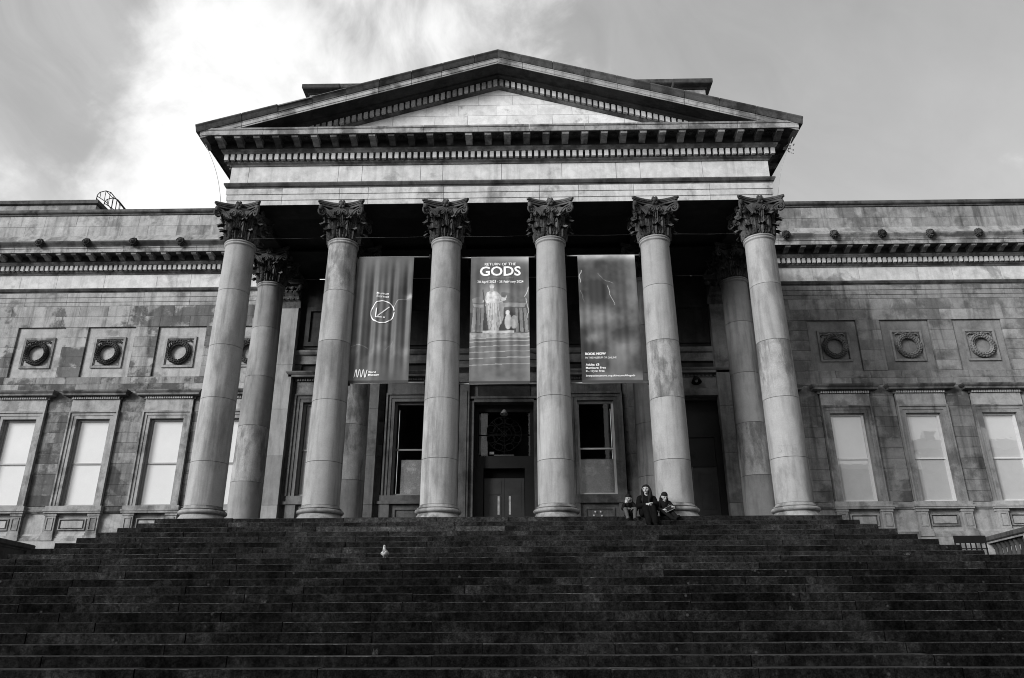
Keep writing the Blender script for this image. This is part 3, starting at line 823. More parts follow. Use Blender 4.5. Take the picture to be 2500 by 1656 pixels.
def wreath_mesh(mat):
    m = MB(); rr = random.Random(2)
    m.tube([(.40*math.cos(a), -.05, .40*math.sin(a)) for a in [2*PI*k/28 for k in range(28)]], .085, 8, closed=True)
    for ring, (ro, cnt) in enumerate(((.47, 26), (.40, 26), (.335, 22))):
        for k in range(cnt):
            a = 2*PI*(k+.5*(ring % 2))/cnt
            d_ = 1 if math.sin(a+PI/2) < 2 else 1
            # leaves climb from the bottom to the top on both sides
            side = 1 if math.cos(a) < 0 else -1
            t_ = Vector((-math.sin(a), 0, math.cos(a)))*(-side)
            n_ = Vector((math.cos(a), 0, math.sin(a)))
            c = n_*ro+Vector((0, -.115+.02*abs(ring-1)-rr.uniform(0, .02), 0))
            dirv = (t_+n_*(.45*(1-ring))).normalized()
            wv = dirv.cross(Vector((0, 1, 0))).normalized()*.042
            L_ = .085
            up = Vector((0, -.055, 0))
            p = [c-dirv*L_, c+wv, c+dirv*L_+Vector((0, -.015, 0)), c-wv, c+up]
            m.add([tuple(q) for q in p], [(0, 1, 4), (1, 2, 4), (2, 3, 4), (3, 0, 4)])
    # ribbon tails at the top
    for s in (-1, 1):
        m.tube([(0, -.08, .47), (s*.12, -.09, .53), (s*.24, -.07, .50), (s*.36, -.06, .53), (s*.46, -.03, .48), (s*.44, -.04, .40)], [.03, .04, .03, .035, .03, .015], 5)
        m.ball((s*.06, -.1, .49), .05, 7, 5)
    return m.mesh('wreath', mat)
def panel_mesh(mat):
    """recessed square: outer field, raised moulded frame and sunk field; y=0 is the wall face"""
    m = MB()
    m.box(-.95, .95, .075, .16, 6.58, 8.68)
    return m.mesh('panel_field', mat)
def lion_mesh():
    m = MB(); rr = random.Random(4)
    m.ball((0, -.02, 0), .13, 12, 8)
    m.ball((0, -.13, -.035), .07, 9, 6); m.ball((0, -.185, -.02), .032, 7, 5)
    for s in (-1, 1):
        m.ball((s*.055, -.12, .035), .032, 7, 5); m.ball((s*.09, -.06, .11), .04, 7, 5)
    for k in range(26):
        a = 2*PI*k/13; q = .145+(.03 if k > 12 else 0)
        m.ball((q*math.cos(a), -.02-(.05 if k < 13 else -.02), q*math.sin(a)), .042+rr.uniform(-.008, .01), 6, 4)
    return m.mesh('lion_head', M['soot_shade'])
lion_m = lion_mesh()
ww = random.Random(21)
wr_m = {-1: wreath_mesh(M['wreathL']), 1: wreath_mesh(M['wreathR'])}
for s in (-1, 1):
    wing = empty('wing_wall', parent=B)
    mt = M['wallL'] if s < 0 else M['wallR']
    lo_, hi_ = (-WE, -FX) if s < 0 else (FX, WE)
    STX = 22.9
    bk = MB()
    zlist = [(-4.1, 1.53), (4.9, 6.57), (8.69, 13.9)]
    for a, b in zlist: bk.box(lo_, hi_, WY+.17, WY+.5, a, b)
    xs = [FX]+sum(([c-.98, c+.98] for c in WC), [])+[WE]
    for a, b in zip(xs[::2], xs[1::2]):
        for z0, z1 in ((1.53, 4.9), (6.57, 8.69)):
            bk.box(min(s*a, s*b), max(s*a, s*b), WY+.17, WY+.5, z0, z1)
    add('wall_backing', bk.mesh('wall_backing', M['joint'] if s < 0 else M['mortar']), wing)
    ew = MB(); xe_ = s*WE; ew.box(min(xe_-s*.3, xe_-s*.02), max(xe_-s*.3, xe_-s*.02), WY+.2, WY+12, -4.1, 13.9)
    add('end_wall', ew.mesh('end_wall', mt), wing)
    far = MB(); far.box(lo_, hi_, WY+1.4, WY+1.5, -4, 9)
    add('wall_lining', far.mesh('wall_lining', M['dark_room']), wing)
    far_m = {}
    def lay(a, b, zs, mat, L_=1.25, **kw):
        if a < STX-.1 and b > STX+.1:
            lay(a, STX, zs, mat, L_, **kw); lay(STX, b, zs, mat, L_, **kw); return
        if a >= STX-.1:
            kw['merge'] = far_m.setdefault(mat.name, (MB(), mat))[0]
        x0, x1 = min(s*a, s*b), max(s*a, s*b)
        courses('wall_stone', wing, x0, x1, zs, WY, mat, L_, rng=ww, **kw)
    lay(FX+.02, WE, [8.69, 9.15, 9.612], mt, 1.35)
    lay(FX+.02, WE, [5.99, 6.28, 6.57], mt, 1.35, mats=(M['lowL'] if s < 0 else M['lowR'], .45))
    edges = [FX+.02]+sum(([c-.965, c+.965] for c in WC), [])+[WE]
    for a, b in zip(edges[::2], edges[1::2]):
        lay(a, b, [6.575, 7.0, 7.42, 7.84, 8.26, 8.685], mt, 1.0)
        lay(a, b, [1.54, 1.935, 2.335, 2.735, 3.135, 3.535, 3.935, 4.335, 4.735, 5.135, 5.56, 5.985], M['lowL'] if s < 0 else M['lowR'], 1.1)
    for mm_, mat_ in far_m.values(): add('distant_stones', mm_.mesh('distant_stones', mat_), wing, kind='stuff')
    # attic above the cornice
    at_ = M['attic'] if s < 0 else M['wallR']
    lg = sweep([(lo_, WY+.08), (hi_, WY+.08)], [(-.3, 12.19), (.3, 12.19), (.28, 12.5), (.10, 12.74), (.03, 12.90), (-.3, 12.90)])
    add('attic_plinth', lg.mesh('attic_plinth', at_), wing)
    courses('attic_stone', wing, min(s*(FX-.4), s*STX), max(s*(FX-.4), s*STX), [12.905, 13.38, 13.90], WY+.10, at_, 1.35, rng=ww)
    fm = MB(); courses('attic_stone', wing, min(s*STX, s*WE), max(s*STX, s*WE), [12.905, 13.38, 13.90], WY+.10, at_, 1.35, rng=ww, merge=fm); add('distant_attic_stones', fm.mesh('distant_attic_stones', at_), wing, kind='stuff')
    cp = sweep([(lo_, WY+.10), (hi_, WY+.10)], [(-.5, 13.905), (.04, 13.905), (.05, 13.97), (.10, 13.99), (.13, 14.03), (.13, 14.14), (-.5, 14.2)])
    add('coping', cp.mesh('coping', M['cyma']), wing)
    # plinth: sill band, pedestals, base moulding
    pl = sweep([(lo_, WY), (hi_, WY)], [(-.2, 1.27), (.02, 1.275), (.035, 1.30), (.075, 1.345), (.08, 1.40), (.06, 1.41), (.06, 1.52), (-.2, 1.535)])
    add('sill_band', pl.mesh('sill_band', M['cornice'] if s < 0 else M['surround']), wing)
    pb = sweep([(lo_, WY), (hi_, WY)], [(-.2, .48), (.06, .475), (.03, .52), (.0, .56), (-.02, 1.272), (-.2, 1.272)])
    add('plinth_wall', pb.mesh('plinth_wall', M['pale_panel']), wing)
    p2 = sweep([(lo_, WY), (hi_, WY)], [(-.2, .28), (.14, .285), (.13, .38), (.09, .42), (.07, .472), (-.2, .472)])
    add('base_moulding', p2.mesh('base_moulding', M['surround']), wing)
    p3_ = sweep([(lo_, WY), (hi_, WY)], [(-.2, -4.1), (.16, -4.1), (.16, .28), (-.2, .28)])
    add('plinth_base', p3_.mesh('plinth_base', M['pale_panel']), wing)
    for c in WC:
        pd = empty('window_pedestal', (s*c, WY, 0), B)
        q = MB()
        for t in (-1, 1):
            x0, x1 = (t*.60, t*.99) if t > 0 else (-.99, -.60)
            q.box(x0, x1, -.14, -.0, .565, 1.262)
            q.box(x0-.05, x1+.05, -.19, -.0, .30, .475); q.box(x0-.02, x1+.02, -.165, 0, .475, .56)
            q.box(x0-.03, x1+.03, -.17, -.0, 1.18, 1.268)
        q.box(-1.06, 1.06, -.22, -.0, 1.272, 1.34); q.box(-1.08, 1.08, -.25, -.0, 1.342, 1.405); q.box(-1.04, 1.04, -.19, 0, 1.407, 1.536)
        add('pedestal_block', q.mesh('pedestal_block', M['pale_panel'] if s > 0 else M['surround']), pd)
        for t in (-1, 1): add('pier_panel', frame_mesh(t*.795-.13, t*.795+.13, .66, 1.12, .03, -.165, -.135, M['surround'], 'pier_panel'), pd)
        add('raised_panel', frame_mesh(-.50, .50, .68, 1.09, .035, -.075, -.0, M['surround'], 'raised_panel'), pd)
        q = MB(); q.box(-.40, .40, -.065, -.0, .76, 1.01)
        add('panel_field', q.mesh('panel_field', M['pale_panel']), pd)
    for i, c in enumerate(WC):
        if s < 0: make_window(s*c, WY, 'surround', 'sash_grey', 'blind')
        else: make_window(s*c, WY, 'surroundR', 'sash', 'blind_grey')
        pn = empty('wreath_panel', (s*c, WY, 0), B)
        add('panel_field', panel_mesh(M['pale_panel'] if s < 0 else M['panelR']), pn)
        add('moulded_frame', frame_mesh(-.62, .62, 6.96, 8.26, .085, .02, .09, M['surround'] if s < 0 else M['panelR'], 'moulded_frame'), pn)
        add('inner_bead', frame_mesh(-.535, .535, 7.045, 8.175, .035, .045, .085, M['cornice'], 'inner_bead'), pn)
        add('wreath', wr_m[s], pn, (0, .075, 7.58), (0, ww.uniform(-.06, .06), 0))
    for k in range(10):
        x = s*((13.36-.15)+1.93*(k-1)) if s < 0 else (11.36+1.92*k)
        if 9 < abs(x) < 28.5: add('lion_head', lion_m, B, (x, WY-.95, 12.05), (0, 0, 0), (.88, .88, .88))

# attic blocks above
blk = empty('roof_block', parent=B)
m = MB(); m.box(-7.55, 7.85, 5.9, 14, 12.5, 18.98)
add('block_wall', m.mesh('block_wall', M['attic']), blk)
for x0, x1 in ((-8.29, -7.25), (7.45, 8.54)):
    m = MB(); m.box(x0, x1, 5.45, 14, 12.5, 18.55); add('corner_pier', m.mesh('corner_pier', M['pale_panel']), blk)
    c_ = sweep([(x0, 9), (x0, 5.45), (x1, 5.45), (x1, 9)], [(-.2, 18.55), (.03, 18.56), (.08, 18.62), (.25, 18.70), (.28, 18.74), (.28, 18.92), (-.2, 18.96)])
    add('pier_cornice', c_.mesh('pier_cornice', M['soot_shade']), blk)
c_ = sweep([(-7.1, 5.9), (7.3, 5.9)], [(-.2, 18.99), (.03, 19.00), (.25, 19.08), (.28, 19.12), (.28, 19.29), (-.2, 19.31)])
add('block_cornice', c_.mesh('block_cornice', M['cyma']), blk)
m = MB(); m.box(-34, -18.8, 9.0, 13, 12.5, 15.45)
bl2 = add('set_back_block', m.mesh('set_back_block', M['attic']), B)
c_ = sweep([(-34, 9.0), (-18.8, 9.0), (-18.8, 13)], [(-.2, 15.45), (.03, 15.46), (.1, 15.5), (.12, 15.66), (-.2, 15.70)])
add('block_coping', c_.mesh('block_coping', M['cyma']), bl2)
m = MB(); m.box(-WE, -9.4, 7.7, 12, 12.3, 13.7); m.box(9.4, WE, 7.7, 12, 12.3, 13.7)
add('wing_roof', m.mesh('wing_roof', M['lead']), B)

# ------------------------------------------------------------------ inside the portico
inn = empty('inner_wall', parent=B)
XI = 8.35
bk = MB()
for z0, z1, holes in ((0, 1.53, [(-1.08, 1.08), (5.5, 7.74)]), (1.53, 4.9, [(-7.05, -5.75), (-3.90, -2.52), (-1.08, 1.08), (2.60, 3.94), (5.5, 7.74)]), (4.9, 9.7, [])):
    x = -XI
    for a, b in holes+[(XI, XI)]:
        bk.box(x, a, IY+.12, IY+.35, z0, z1); x = b
add('wall_backing', bk.mesh('wall_backing', M['joint']), inn)
ri = random.Random(33)
zs = [0.0, .42, .83, 1.24, 1.66, 2.07, 2.48, 2.9, 3.31, 3.72, 4.14, 4.55, 4.96, 5.38, 5.8, 6.3]
spans = [(-8.3, -7.36), (-5.42, -4.22), (-2.2, -1.62), (1.62, 2.28), (4.26, 5.2), (7.98, 8.3)]
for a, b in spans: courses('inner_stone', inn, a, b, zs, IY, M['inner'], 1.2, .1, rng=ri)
up = MB(); up.box(-XI, XI, IY+.0, IY+.1, 6.9, 9.72)
for a, b in ((-7.35, -5.43), (-4.2, -2.3), (-1.6, 1.6), (2.3, 4.25), (5.3, 7.9)):
    up.box(a, b, IY+.06, IY+.1, 6.0, 6.3)
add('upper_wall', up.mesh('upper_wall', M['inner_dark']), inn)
add('string_course', sweep([(-XI, IY), (XI, IY)], [(-.05, 6.30), (.05, 6.305), (.06, 6.40), (.03, 6.42), (.03, 6.62), (.10, 6.66), (.14, 6.74), (.14, 6.82), (-.05, 6.90)]).mesh('string_course', M['inner']), inn)
for x in (-6.4, -3.2, 0, 3.2, 6.6):
    add('upper_panel', frame_mesh(x-.95, x+.95, 7.0, 8.55, .16, IY-.07, IY+.0, M['inner_dark'], 'upper_panel'), inn)
for s in (-1, 1):                       # return walls of the portico block
    m = MB(); m.box(min(s*XI, s*(XI+.1)), max(s*XI, s*(XI+.1)), IY-.0, WY-.02, 0, 9.618)
    add('return_wall', m.mesh('return_wall', M['wallL'] if s < 0 else M['wallR']), B)
cl = MB(); cl.box(-7.6, 7.6, FY+.87, IY+.1, 9.80, 9.9)
for x in (-8, -4.8, -1.6, 1.6, 4.8, 8):
    cl.box(max(-7.61, x-.36), min(7.61, x+.36), FY+.88, IY+.05, 9.62, 9.79)
cl.box(-7.6, 7.6, 2.62, 3.34, 9.56, 9.61)
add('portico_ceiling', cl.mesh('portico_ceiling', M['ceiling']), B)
def small_capital(mat):
    m = MB(); m.box(-.40, .40, -.02, .25, 0, .95)
    for k in range(5):
        for r_, (z0, h, o) in enumerate(((.02, .36, .05), (.05, .62, .09))):
            x = -.36+.18*(k+.5*r_)
            if x > .4: continue
            m.add([(x-.1, -.03, z0), (x+.1, -.03, z0), (x+.09, -.04-o*.3, z0+h*.7), (x-.09, -.04-o*.3, z0+h*.7), (x+.07, -.1-o, z0+h), (x-.07, -.1-o, z0+h), (x, -.12-o, z0+h-.07)], [(0,1,2,3), (3,2,4,5), (5,4,6)])
    for s in (-1, 1):
        m.tube([(s*.18+s*.2*t, -.06-.05*t, .5+.38*t) for t in (0, .3, .6, 1)], .04, 5); m.ball((s*.42, -.12, .84), .1, 8, 6)
        m.ball((s*.12, -.1, .8), .08, 8, 6)
    m.box(-.52, .52, -.16, .25, .96, 1.05); m.box(-.55, .55, -.19, .25, 1.06, 1.15)
    return m.mesh('pilaster_capital', mat)
pc_m = small_capital(M['capital'])
for x in (-8, -4.8, 4.8, 8):
    pf = empty('wall_pilaster', (x, IY, 0), B)
    zj = [.3, 1.2, 2.88, 4.55, 6.2, 8.42]
    for a, b in zip(zj, zj[1:]):
        m = MB(); m.box(-.40, .40, -.30, .0, a+.005, b-.005); add('pilaster_stone', m.mesh('pilaster_stone', M['inner'] if x > -7 else M['column_back']), pf)
    m = MB(); m.box(-.48, .48, -.38, 0, 0, .16); m.box(-.44, .44, -.34, 0, .161, .3); add('pilaster_base', m.mesh('pilaster_base', M['inner']), pf)
    add('pilaster_capital', pc_m, pf, (0, -.24, 8.42))
# windows in the portico
make_window(-6.5, IY, 'inner', 'sash_grey', 'blind', dent='inner')
make_window(-3.21, IY, 'inner', 'sash_grey', None, (-.35, .55, 1.6, 2.80, 'frost'), 'inner')
make_window(3.27, IY, 'inner', 'sash', None, (-.57, .57, 1.62, 2.80, 'frost'), 'inner')
for x in (-6.4, -3.21, 3.27):
    m = MB()
    for t in (-1, 1): m.box(min(t*.65, t*1.0), max(t*.65, t*1.0), -.12, -.0, 0, 1.24)
    m.box(-.65, .65, -.03, 0, 0, 1.24); m.box(-1.08, 1.08, -.16, 0, 1.245, 1.34); m.box(-1.0, 1.0, -.12, 0, 1.342, 1.535)
    pd = add('window_pedestal', m.mesh('window_pedestal', M['inner']), B, (x, IY, 0))
    add('raised_panel', frame_mesh(-.5, .5, .3, 1.1, .05, -.07, -.025, M['inner'], 'raised_panel'), pd)
m = MB()
for dx, dz in ((-.09, 0), (.09, .0), (-.14, -.12), (.13, -.13)): m.lathe([(.001, 0), (.03, .0), (.03, .004), (.001, .004)], 10, (dx, dz, 0))
st_ = add('sticker', m.mesh('sticker', M['paper']), B, (3.2, IY-.09, .95), (PI/2, 0, 0))

# the middle door
dr = empty('entrance_door', (0.03, IY, 0), B)
m = MB()
for s in (-1, 1):
    m.box(min(s*1.22, s*1.56), max(s*1.22, s*1.56), -.22, .12, 0, 5.5)
    m.box(min(s*1.30, s*1.48), max(s*1.30, s*1.48), -.25, -.218, .4, 5.2)
    m.box(min(s*1.06, s*1.22), max(s*1.06, s*1.22), -.12, .5, 0, 4.85)
m.box(-1.06, 1.06, -.12, .5, 4.80, 4.92); m.box(-1.22, 1.22, -.16, .3, 4.92, 5.0)
m.box(-1.22, 1.22, -.02, .2, 5.0, 5.5)
add('door_surround', m.mesh('door_surround', M['inner']), dr)
m = MB(); m.box(-.93, .93, -.06, -.022, 5.03, 5.46); add('head_panel', m.mesh('head_panel', M['inner_dark']), dr)
add('door_cornice', sweep([(-1.6, .1), (-1.6, -.22), (1.6, -.22), (1.6, .1)], [(-.1, 5.5), (.04, 5.505), (.06, 5.62), (.02, 5.64), (.02, 5.86), (.10, 5.90), (.28, 5.98), (.30, 6.1), (.36, 6.2), (-.1, 6.25)]).mesh('door_cornice', M['inner']), dr)
m = MB(); m.prism([(-1.9, 6.26), (1.9, 6.26), (0, 6.75)], -.5, -.0); add('door_gable', m.mesh('door_gable', M['inner']), dr)
m = MB(); m.box(-1.05, 1.05, .32, .42, 2.52, 2.95); m.box(-1.05, -.92, .30, .45, 2.95, 4.8); m.box(.92, 1.05, .30, .45, 2.95, 4.8); m.box(-.92, .92, .30, .45, 4.55, 4.8)
m.box(-1.05, -.72, .30, .45, 0, 2.52); m.box(.72, 1.05, .30, .45, 0, 2.52)
add('door_frame', m.mesh('door_frame', M['door_black']), dr)
m = MB(); m.add([(-.92, .40, 2.95), (.92, .40, 2.95), (.92, .40, 4.55), (-.92, .40, 4.55)], [(0, 1, 2, 3)]); add('transom_pane', m.mesh('transom_pane', M['glass'], False), dr)
m = MB(); m.box(-1.05, 1.05, 1.6, 1.65, 0, 4.8); m.box(-1.05, 1.05, .46, 1.6, 4.8, 4.85); m.box(-1.1, -1.05, .46, 1.6, 0, 4.8); m.box(1.05, 1.1, .46, 1.6, 0, 4.8); m.box(-.72, .72, .60, .62, 2.2, 2.52); add('dark_hall', m.mesh('dark_hall', M['dark_room']), dr)
m = MB(); m.box(-.90, -.60, .43, .44, 3.03, 3.70); m.box(-.90, -.60, .43, .44, 3.74, 4.5); add('lit_blind', m.mesh('lit_blind', M['frost']), dr)
m = MB()
for rr in (.62, .40, .26, .09): m.tube([(rr*math.cos(2*PI*k/40), .37, 3.75+rr*math.sin(2*PI*k/40)) for k in range(40)], .013, 5, closed=True)
for k in range(8):
    a = k*PI/4+PI/8; m.tube([(.15*math.cos(2*PI*q/16)+.5*math.cos(a), .37, 3.75+.5*math.sin(a)+.13*math.sin(2*PI*q/16)) for q in range(16)], .014, 5, closed=True)
for k in range(4):
    a = k*PI/4; m.tube([(-.62*math.cos(a), .37, 3.75-.62*math.sin(a)), (.62*math.cos(a), .37, 3.75+.62*math.sin(a))], .012, 5)
m.box(-.012, .012, .36, .385, 2.95, 4.55); m.box(-.92, .92, .36, .385, 3.70, 3.725)
add('rose_grille', m.mesh('rose_grille', M['iron']), dr)
for s in (-1, 1):
    lf = MB(); lf.box(min(s*.005, s*.70), max(s*.005, s*.70), .50, .55, 0, 2.2)
    x0, x1 = min(s*.10, s*.60), max(s*.10, s*.60)
    for a, b in ((.2, .75), (.85, 1.55), (1.65, 2.1)):
        lf.box(x0, x1, .488, .502, a, b)
    le = add('door_leaf', lf.mesh('door_leaf', M['door']), dr)
    hp = MB(); hp.box(min(s*.16, s*.23), max(s*.16, s*.23), .478, .487, .95, 1.58); add('push_plate', hp.mesh('push_plate', M['brass']), dr)
m = MB(); m.box(-.35, .35, .30, .318, 2.97, 2.99); add('notice_strip', m.mesh('notice_strip', M['sash_grey']), dr)
m = MB(); m.box(-.52, -.36, .395, .399, 3.03, 3.12); add('notice', m.mesh('notice', M['frost']), dr)
# the side door on the right
d2 = empty('side_door', (6.62, IY, 0), B)
m = MB()
for s in (-1, 1):
    m.tube([(s*1.24, -.12, .3), (s*1.24, -.12, 4.75)], .13, 12); m.box(s*1.24-.17, s*1.24+.17, -.28, 0, 0, .3); m.box(s*1.24-.16, s*1.24+.16, -.27, 0, 4.75, 4.95)
    m.box(min(s*1.12, s*1.16), max(s*1.12, s*1.16), -.1, .5, 0, 4.95)
m.box(-1.4, 1.4, -.22, .1, 4.96, 5.22); m.box(-1.36, 1.36, -.1, .1, 5.22, 5.66)
add('door_surround', m.mesh('door_surround', M['inner']), d2)
add('hood', hood_mesh(1.38, 5.66, 5.99, M['inner']), d2)
add('hood_dentil_course', hood_dentils(1.38, 5.66, M['inner']), d2, kind='stuff')
m = MB(); m.box(-1.12, 1.12, .45, .5, 3.6, 4.95); m.box(-1.12, -.85, .40, .5, 0, 3.6); m.box(.85, 1.12, .40, .5, 0, 3.6); m.box(-.85, .85, .42, .5, 2.55, 2.62)
add('door_frame', m.mesh('door_frame', M['door_black']), d2)
m = MB(); m.box(-.85, .85, .50, .52, 2.62, 3.6); add('over_panel', m.mesh('over_panel', M['door_black']), d2)
for s in (-1, 1):
    m = MB(); m.box(min(s*.004, s*.85), max(s*.004, s*.85), .47, .53, 0, 2.55)
    lf = add('door_leaf', m.mesh('door_leaf', M['door']), d2)
    for z0, z1 in ((.2, .95), (1.1, 2.35)): add('raised_panel', frame_mesh(min(s*.18, s*.68), max(s*.18, s*.68), z0, z1, .05, .445, .471, M['door'], 'raised_panel'), d2)
m = MB(); m.box(-.1, .2, .494, .4975, 2.85, 3.1); add('notice', m.mesh('notice', M['inner_dark']), d2)

# ------------------------------------------------------------------ banners
def fbm(nx, nz, base, seed, oct_=5, asp=1.0):
    rg = np.random.RandomState(seed); out = np.zeros((nz, nx)); amp = 1; tot = 0
    for o in range(oct_):
        gx, gy = max(2, int(base*2**o)+1), max(2, int(base*asp*2**o)+1)
        g_ = rg.rand(gy+1, gx+1)
        u = np.linspace(0, gx-1e-6, nx); v = np.linspace(0, gy-1e-6, nz)
        i, j = u.astype(int), v.astype(int); fu, fv = u-i, v-j
        fu = fu*fu*(3-2*fu); fv = fv*fv*(3-2*fv)
        a = g_[j][:, i]*(1-fu)+g_[j][:, i+1]*fu; b = g_[j+1][:, i]*(1-fu)+g_[j+1][:, i+1]*fu
        out += amp*(a*(1-fv[:, None])+b*fv[:, None]); tot += amp; amp *= .5
    return out/tot
def inside(poly, X, Z):
    r = np.zeros(X.shape, bool); n_ = len(poly); j = n_-1
    for i in range(n_):
        xi, zi = poly[i]; xj, zj = poly[j]
        if zi != zj: r ^= ((zi > Z) != (zj > Z)) & (X < (xj-xi)*(Z-zi)/(zj-zi)+xi)
        j = i
    return r
def seg_d(X, Z, pts):
    d = np.full(X.shape, 1e9)
    for (x0, z0), (x1, z1) in zip(pts, pts[1:]):
        L2 = (x1-x0)**2+(z1-z0)**2+1e-9
        t = np.clip(((X-x0)*(x1-x0)+(Z-z0)*(z1-z0))/L2, 0, 1); d = np.minimum(d, np.hypot(X-x0-t*(x1-x0), Z-z0-t*(z1-z0)))
    return d
def bolt(img, X, Z, pts, wd, val):
    rr = random.Random(len(pts)*7+int(pts[0][0]*10)); P = [pts[0]]
    for a, b in zip(pts, pts[1:]):
        for q in range(1, 4): P.append((a[0]+(b[0]-a[0])*q/3+(rr.uniform(-.025, .025) if q < 3 else 0), a[1]+(b[1]-a[1])*q/3))
    d = seg_d(X, Z, P)
    np.maximum(img, val*np.exp(-(d/wd)**2)+.25*val*np.exp(-(d/(wd*6))**2)*.3, out=img)

BAN = {}
def banner(idx, x0, x1, z0, z1, amp, label, paint):
    cx = (x0+x1)/2; NX, NZ = 120, 270; wd, ht = x1-x0, z1-z0
    rg = random.Random(idx)
    ph = [rg.uniform(0, 6.28) for _ in range(4)]
    def wave(x, z):
        t = (z-z0)/ht; env = np.clip(np.sin(PI*np.clip(t, 0, 1))*1.3, 0.0, 1)*amp
        return env*(np.sin(x*11.5+ph[0]+.6*t)+.6*np.sin(x*19+ph[1]-1.2*t)+.35*np.sin(x*31+ph[2]))-.03*np.sin(PI*np.clip(t, 0, 1))
    BAN[idx] = (wave, cx, z0)
    X, Z = np.meshgrid(np.linspace(x0, x1, NX), np.linspace(z0, z1, NZ))
    Y = wave(X, Z)
    img = paint(X, Z, (X-x0)/wd, (Z-z0)/ht, NX, NZ)
    t = (Z-z0)/ht
    img = np.where(t < .018, .05, img)
    e = np.empty((NZ*NX, 3)); e[:, 0] = (X-cx).ravel(); e[:, 1] = Y.ravel(); e[:, 2] = (Z-z0).ravel()
    i, j = np.meshgrid(np.arange(NX-1), np.arange(NZ-1)); a = (j*NX+i).ravel()
    F = np.stack([a, a+1, a+NX+1, a+NX], 1)
    me = bpy.data.meshes.new('banner_cloth'); me.from_pydata(e.tolist(), [], F.tolist())
    me.polygons.foreach_set('use_smooth', np.ones(len(F), bool)); me.materials.append(M['banner'])
    at = me.color_attributes.new('print', 'FLOAT_COLOR', 'POINT')
    c4 = np.ones((NX*NZ, 4), np.float32); c4[:, :3] = img.ravel()[:, None]; at.data.foreach_set('color', c4.ravel())
    root = empty('banner', (cx, 0.0, z0), label=label, cat='banner', group='banners hung between the portico columns')
    add('cloth', me, root)
    for nm, zz in (('top_pole', ht+.0), ('bottom_pole', -.0)):
        m = MB(); xa, xb = {1: (-4.33, -2.07), 2: (-1.17, 1.17), 3: (2.04, 4.36)}[idx]
        m.tube([(xa-cx, .03, zz), (xb-cx, .03, zz)], .022, 8); add(nm, m.mesh(nm, M['steel']), root)
        for sx in (xa-cx+.03, xb-cx-.03):
            m = MB(); m.tube([(sx, .03, zz-.07), (sx, .03, zz+.07)], .035, 8); add('pole_bracket', m.mesh('pole_bracket', M['iron']), root)
    return root
def lettering(root, idx, body, x0, x1, zb, zt, mat, bold=0.0, name='lettering'):
    wave, cx, z0 = BAN[idx]
    cu = bpy.data.curves.new('t', 'FONT'); cu.body = body; cu.size = 1.0; cu.offset = bold; cu.resolution_u = 3
    o = bpy.data.objects.new('t', cu); COL.objects.link(o)
    me = bpy.data.meshes.new_from_object(o.evaluated_get(bpy.context.evaluated_depsgraph_get()))
    bpy.data.objects.remove(o); bpy.data.curves.remove(cu)
    co = np.empty(len(me.vertices)*3); me.vertices.foreach_get('co', co); co = co.reshape(-1, 3)
    mn, mx_ = co.min(0), co.max(0)
    x = x0+(co[:, 0]-mn[0])/(mx_[0]-mn[0])*(x1-x0); z = zb+(co[:, 1]-mn[1])/(mx_[1]-mn[1])*(zt-zb)
    y = wave(x, z)-.013
    me.vertices.foreach_set('co', np.stack([x-cx, y, z-z0], 1).ravel()); me.materials.clear(); me.materials.append(mat); me.update()
    me.name = name
    return add(name, me, root)
def line_print(root, idx, pts, wd, mat, name, closed=False):
    wave, cx, z0 = BAN[idx]; P = [Vector((p[0], p[1])) for p in pts]; N = len(P); vs = []
    for i, p in enumerate(P):
        d = (P[(i+1) % N] if closed or i < N-1 else p)-(P[i-1] if closed or i > 0 else p); d.normalize(); n_ = Vector((-d.y, d.x))*wd/2
        for sg in (-1, 1):
            q = p+n_*sg; vs.append((q.x-cx, float(wave(np.array(q.x), np.array(q.y)))-.013, q.y-z0))
    fs = [(2*i, 2*i+1, 2*((i+1) % N)+1, 2*((i+1) % N)) for i in range(N if closed else N-1)]
    m = MB(); m.add(vs, fs); return add(name, m.mesh(name, mat, False), root)

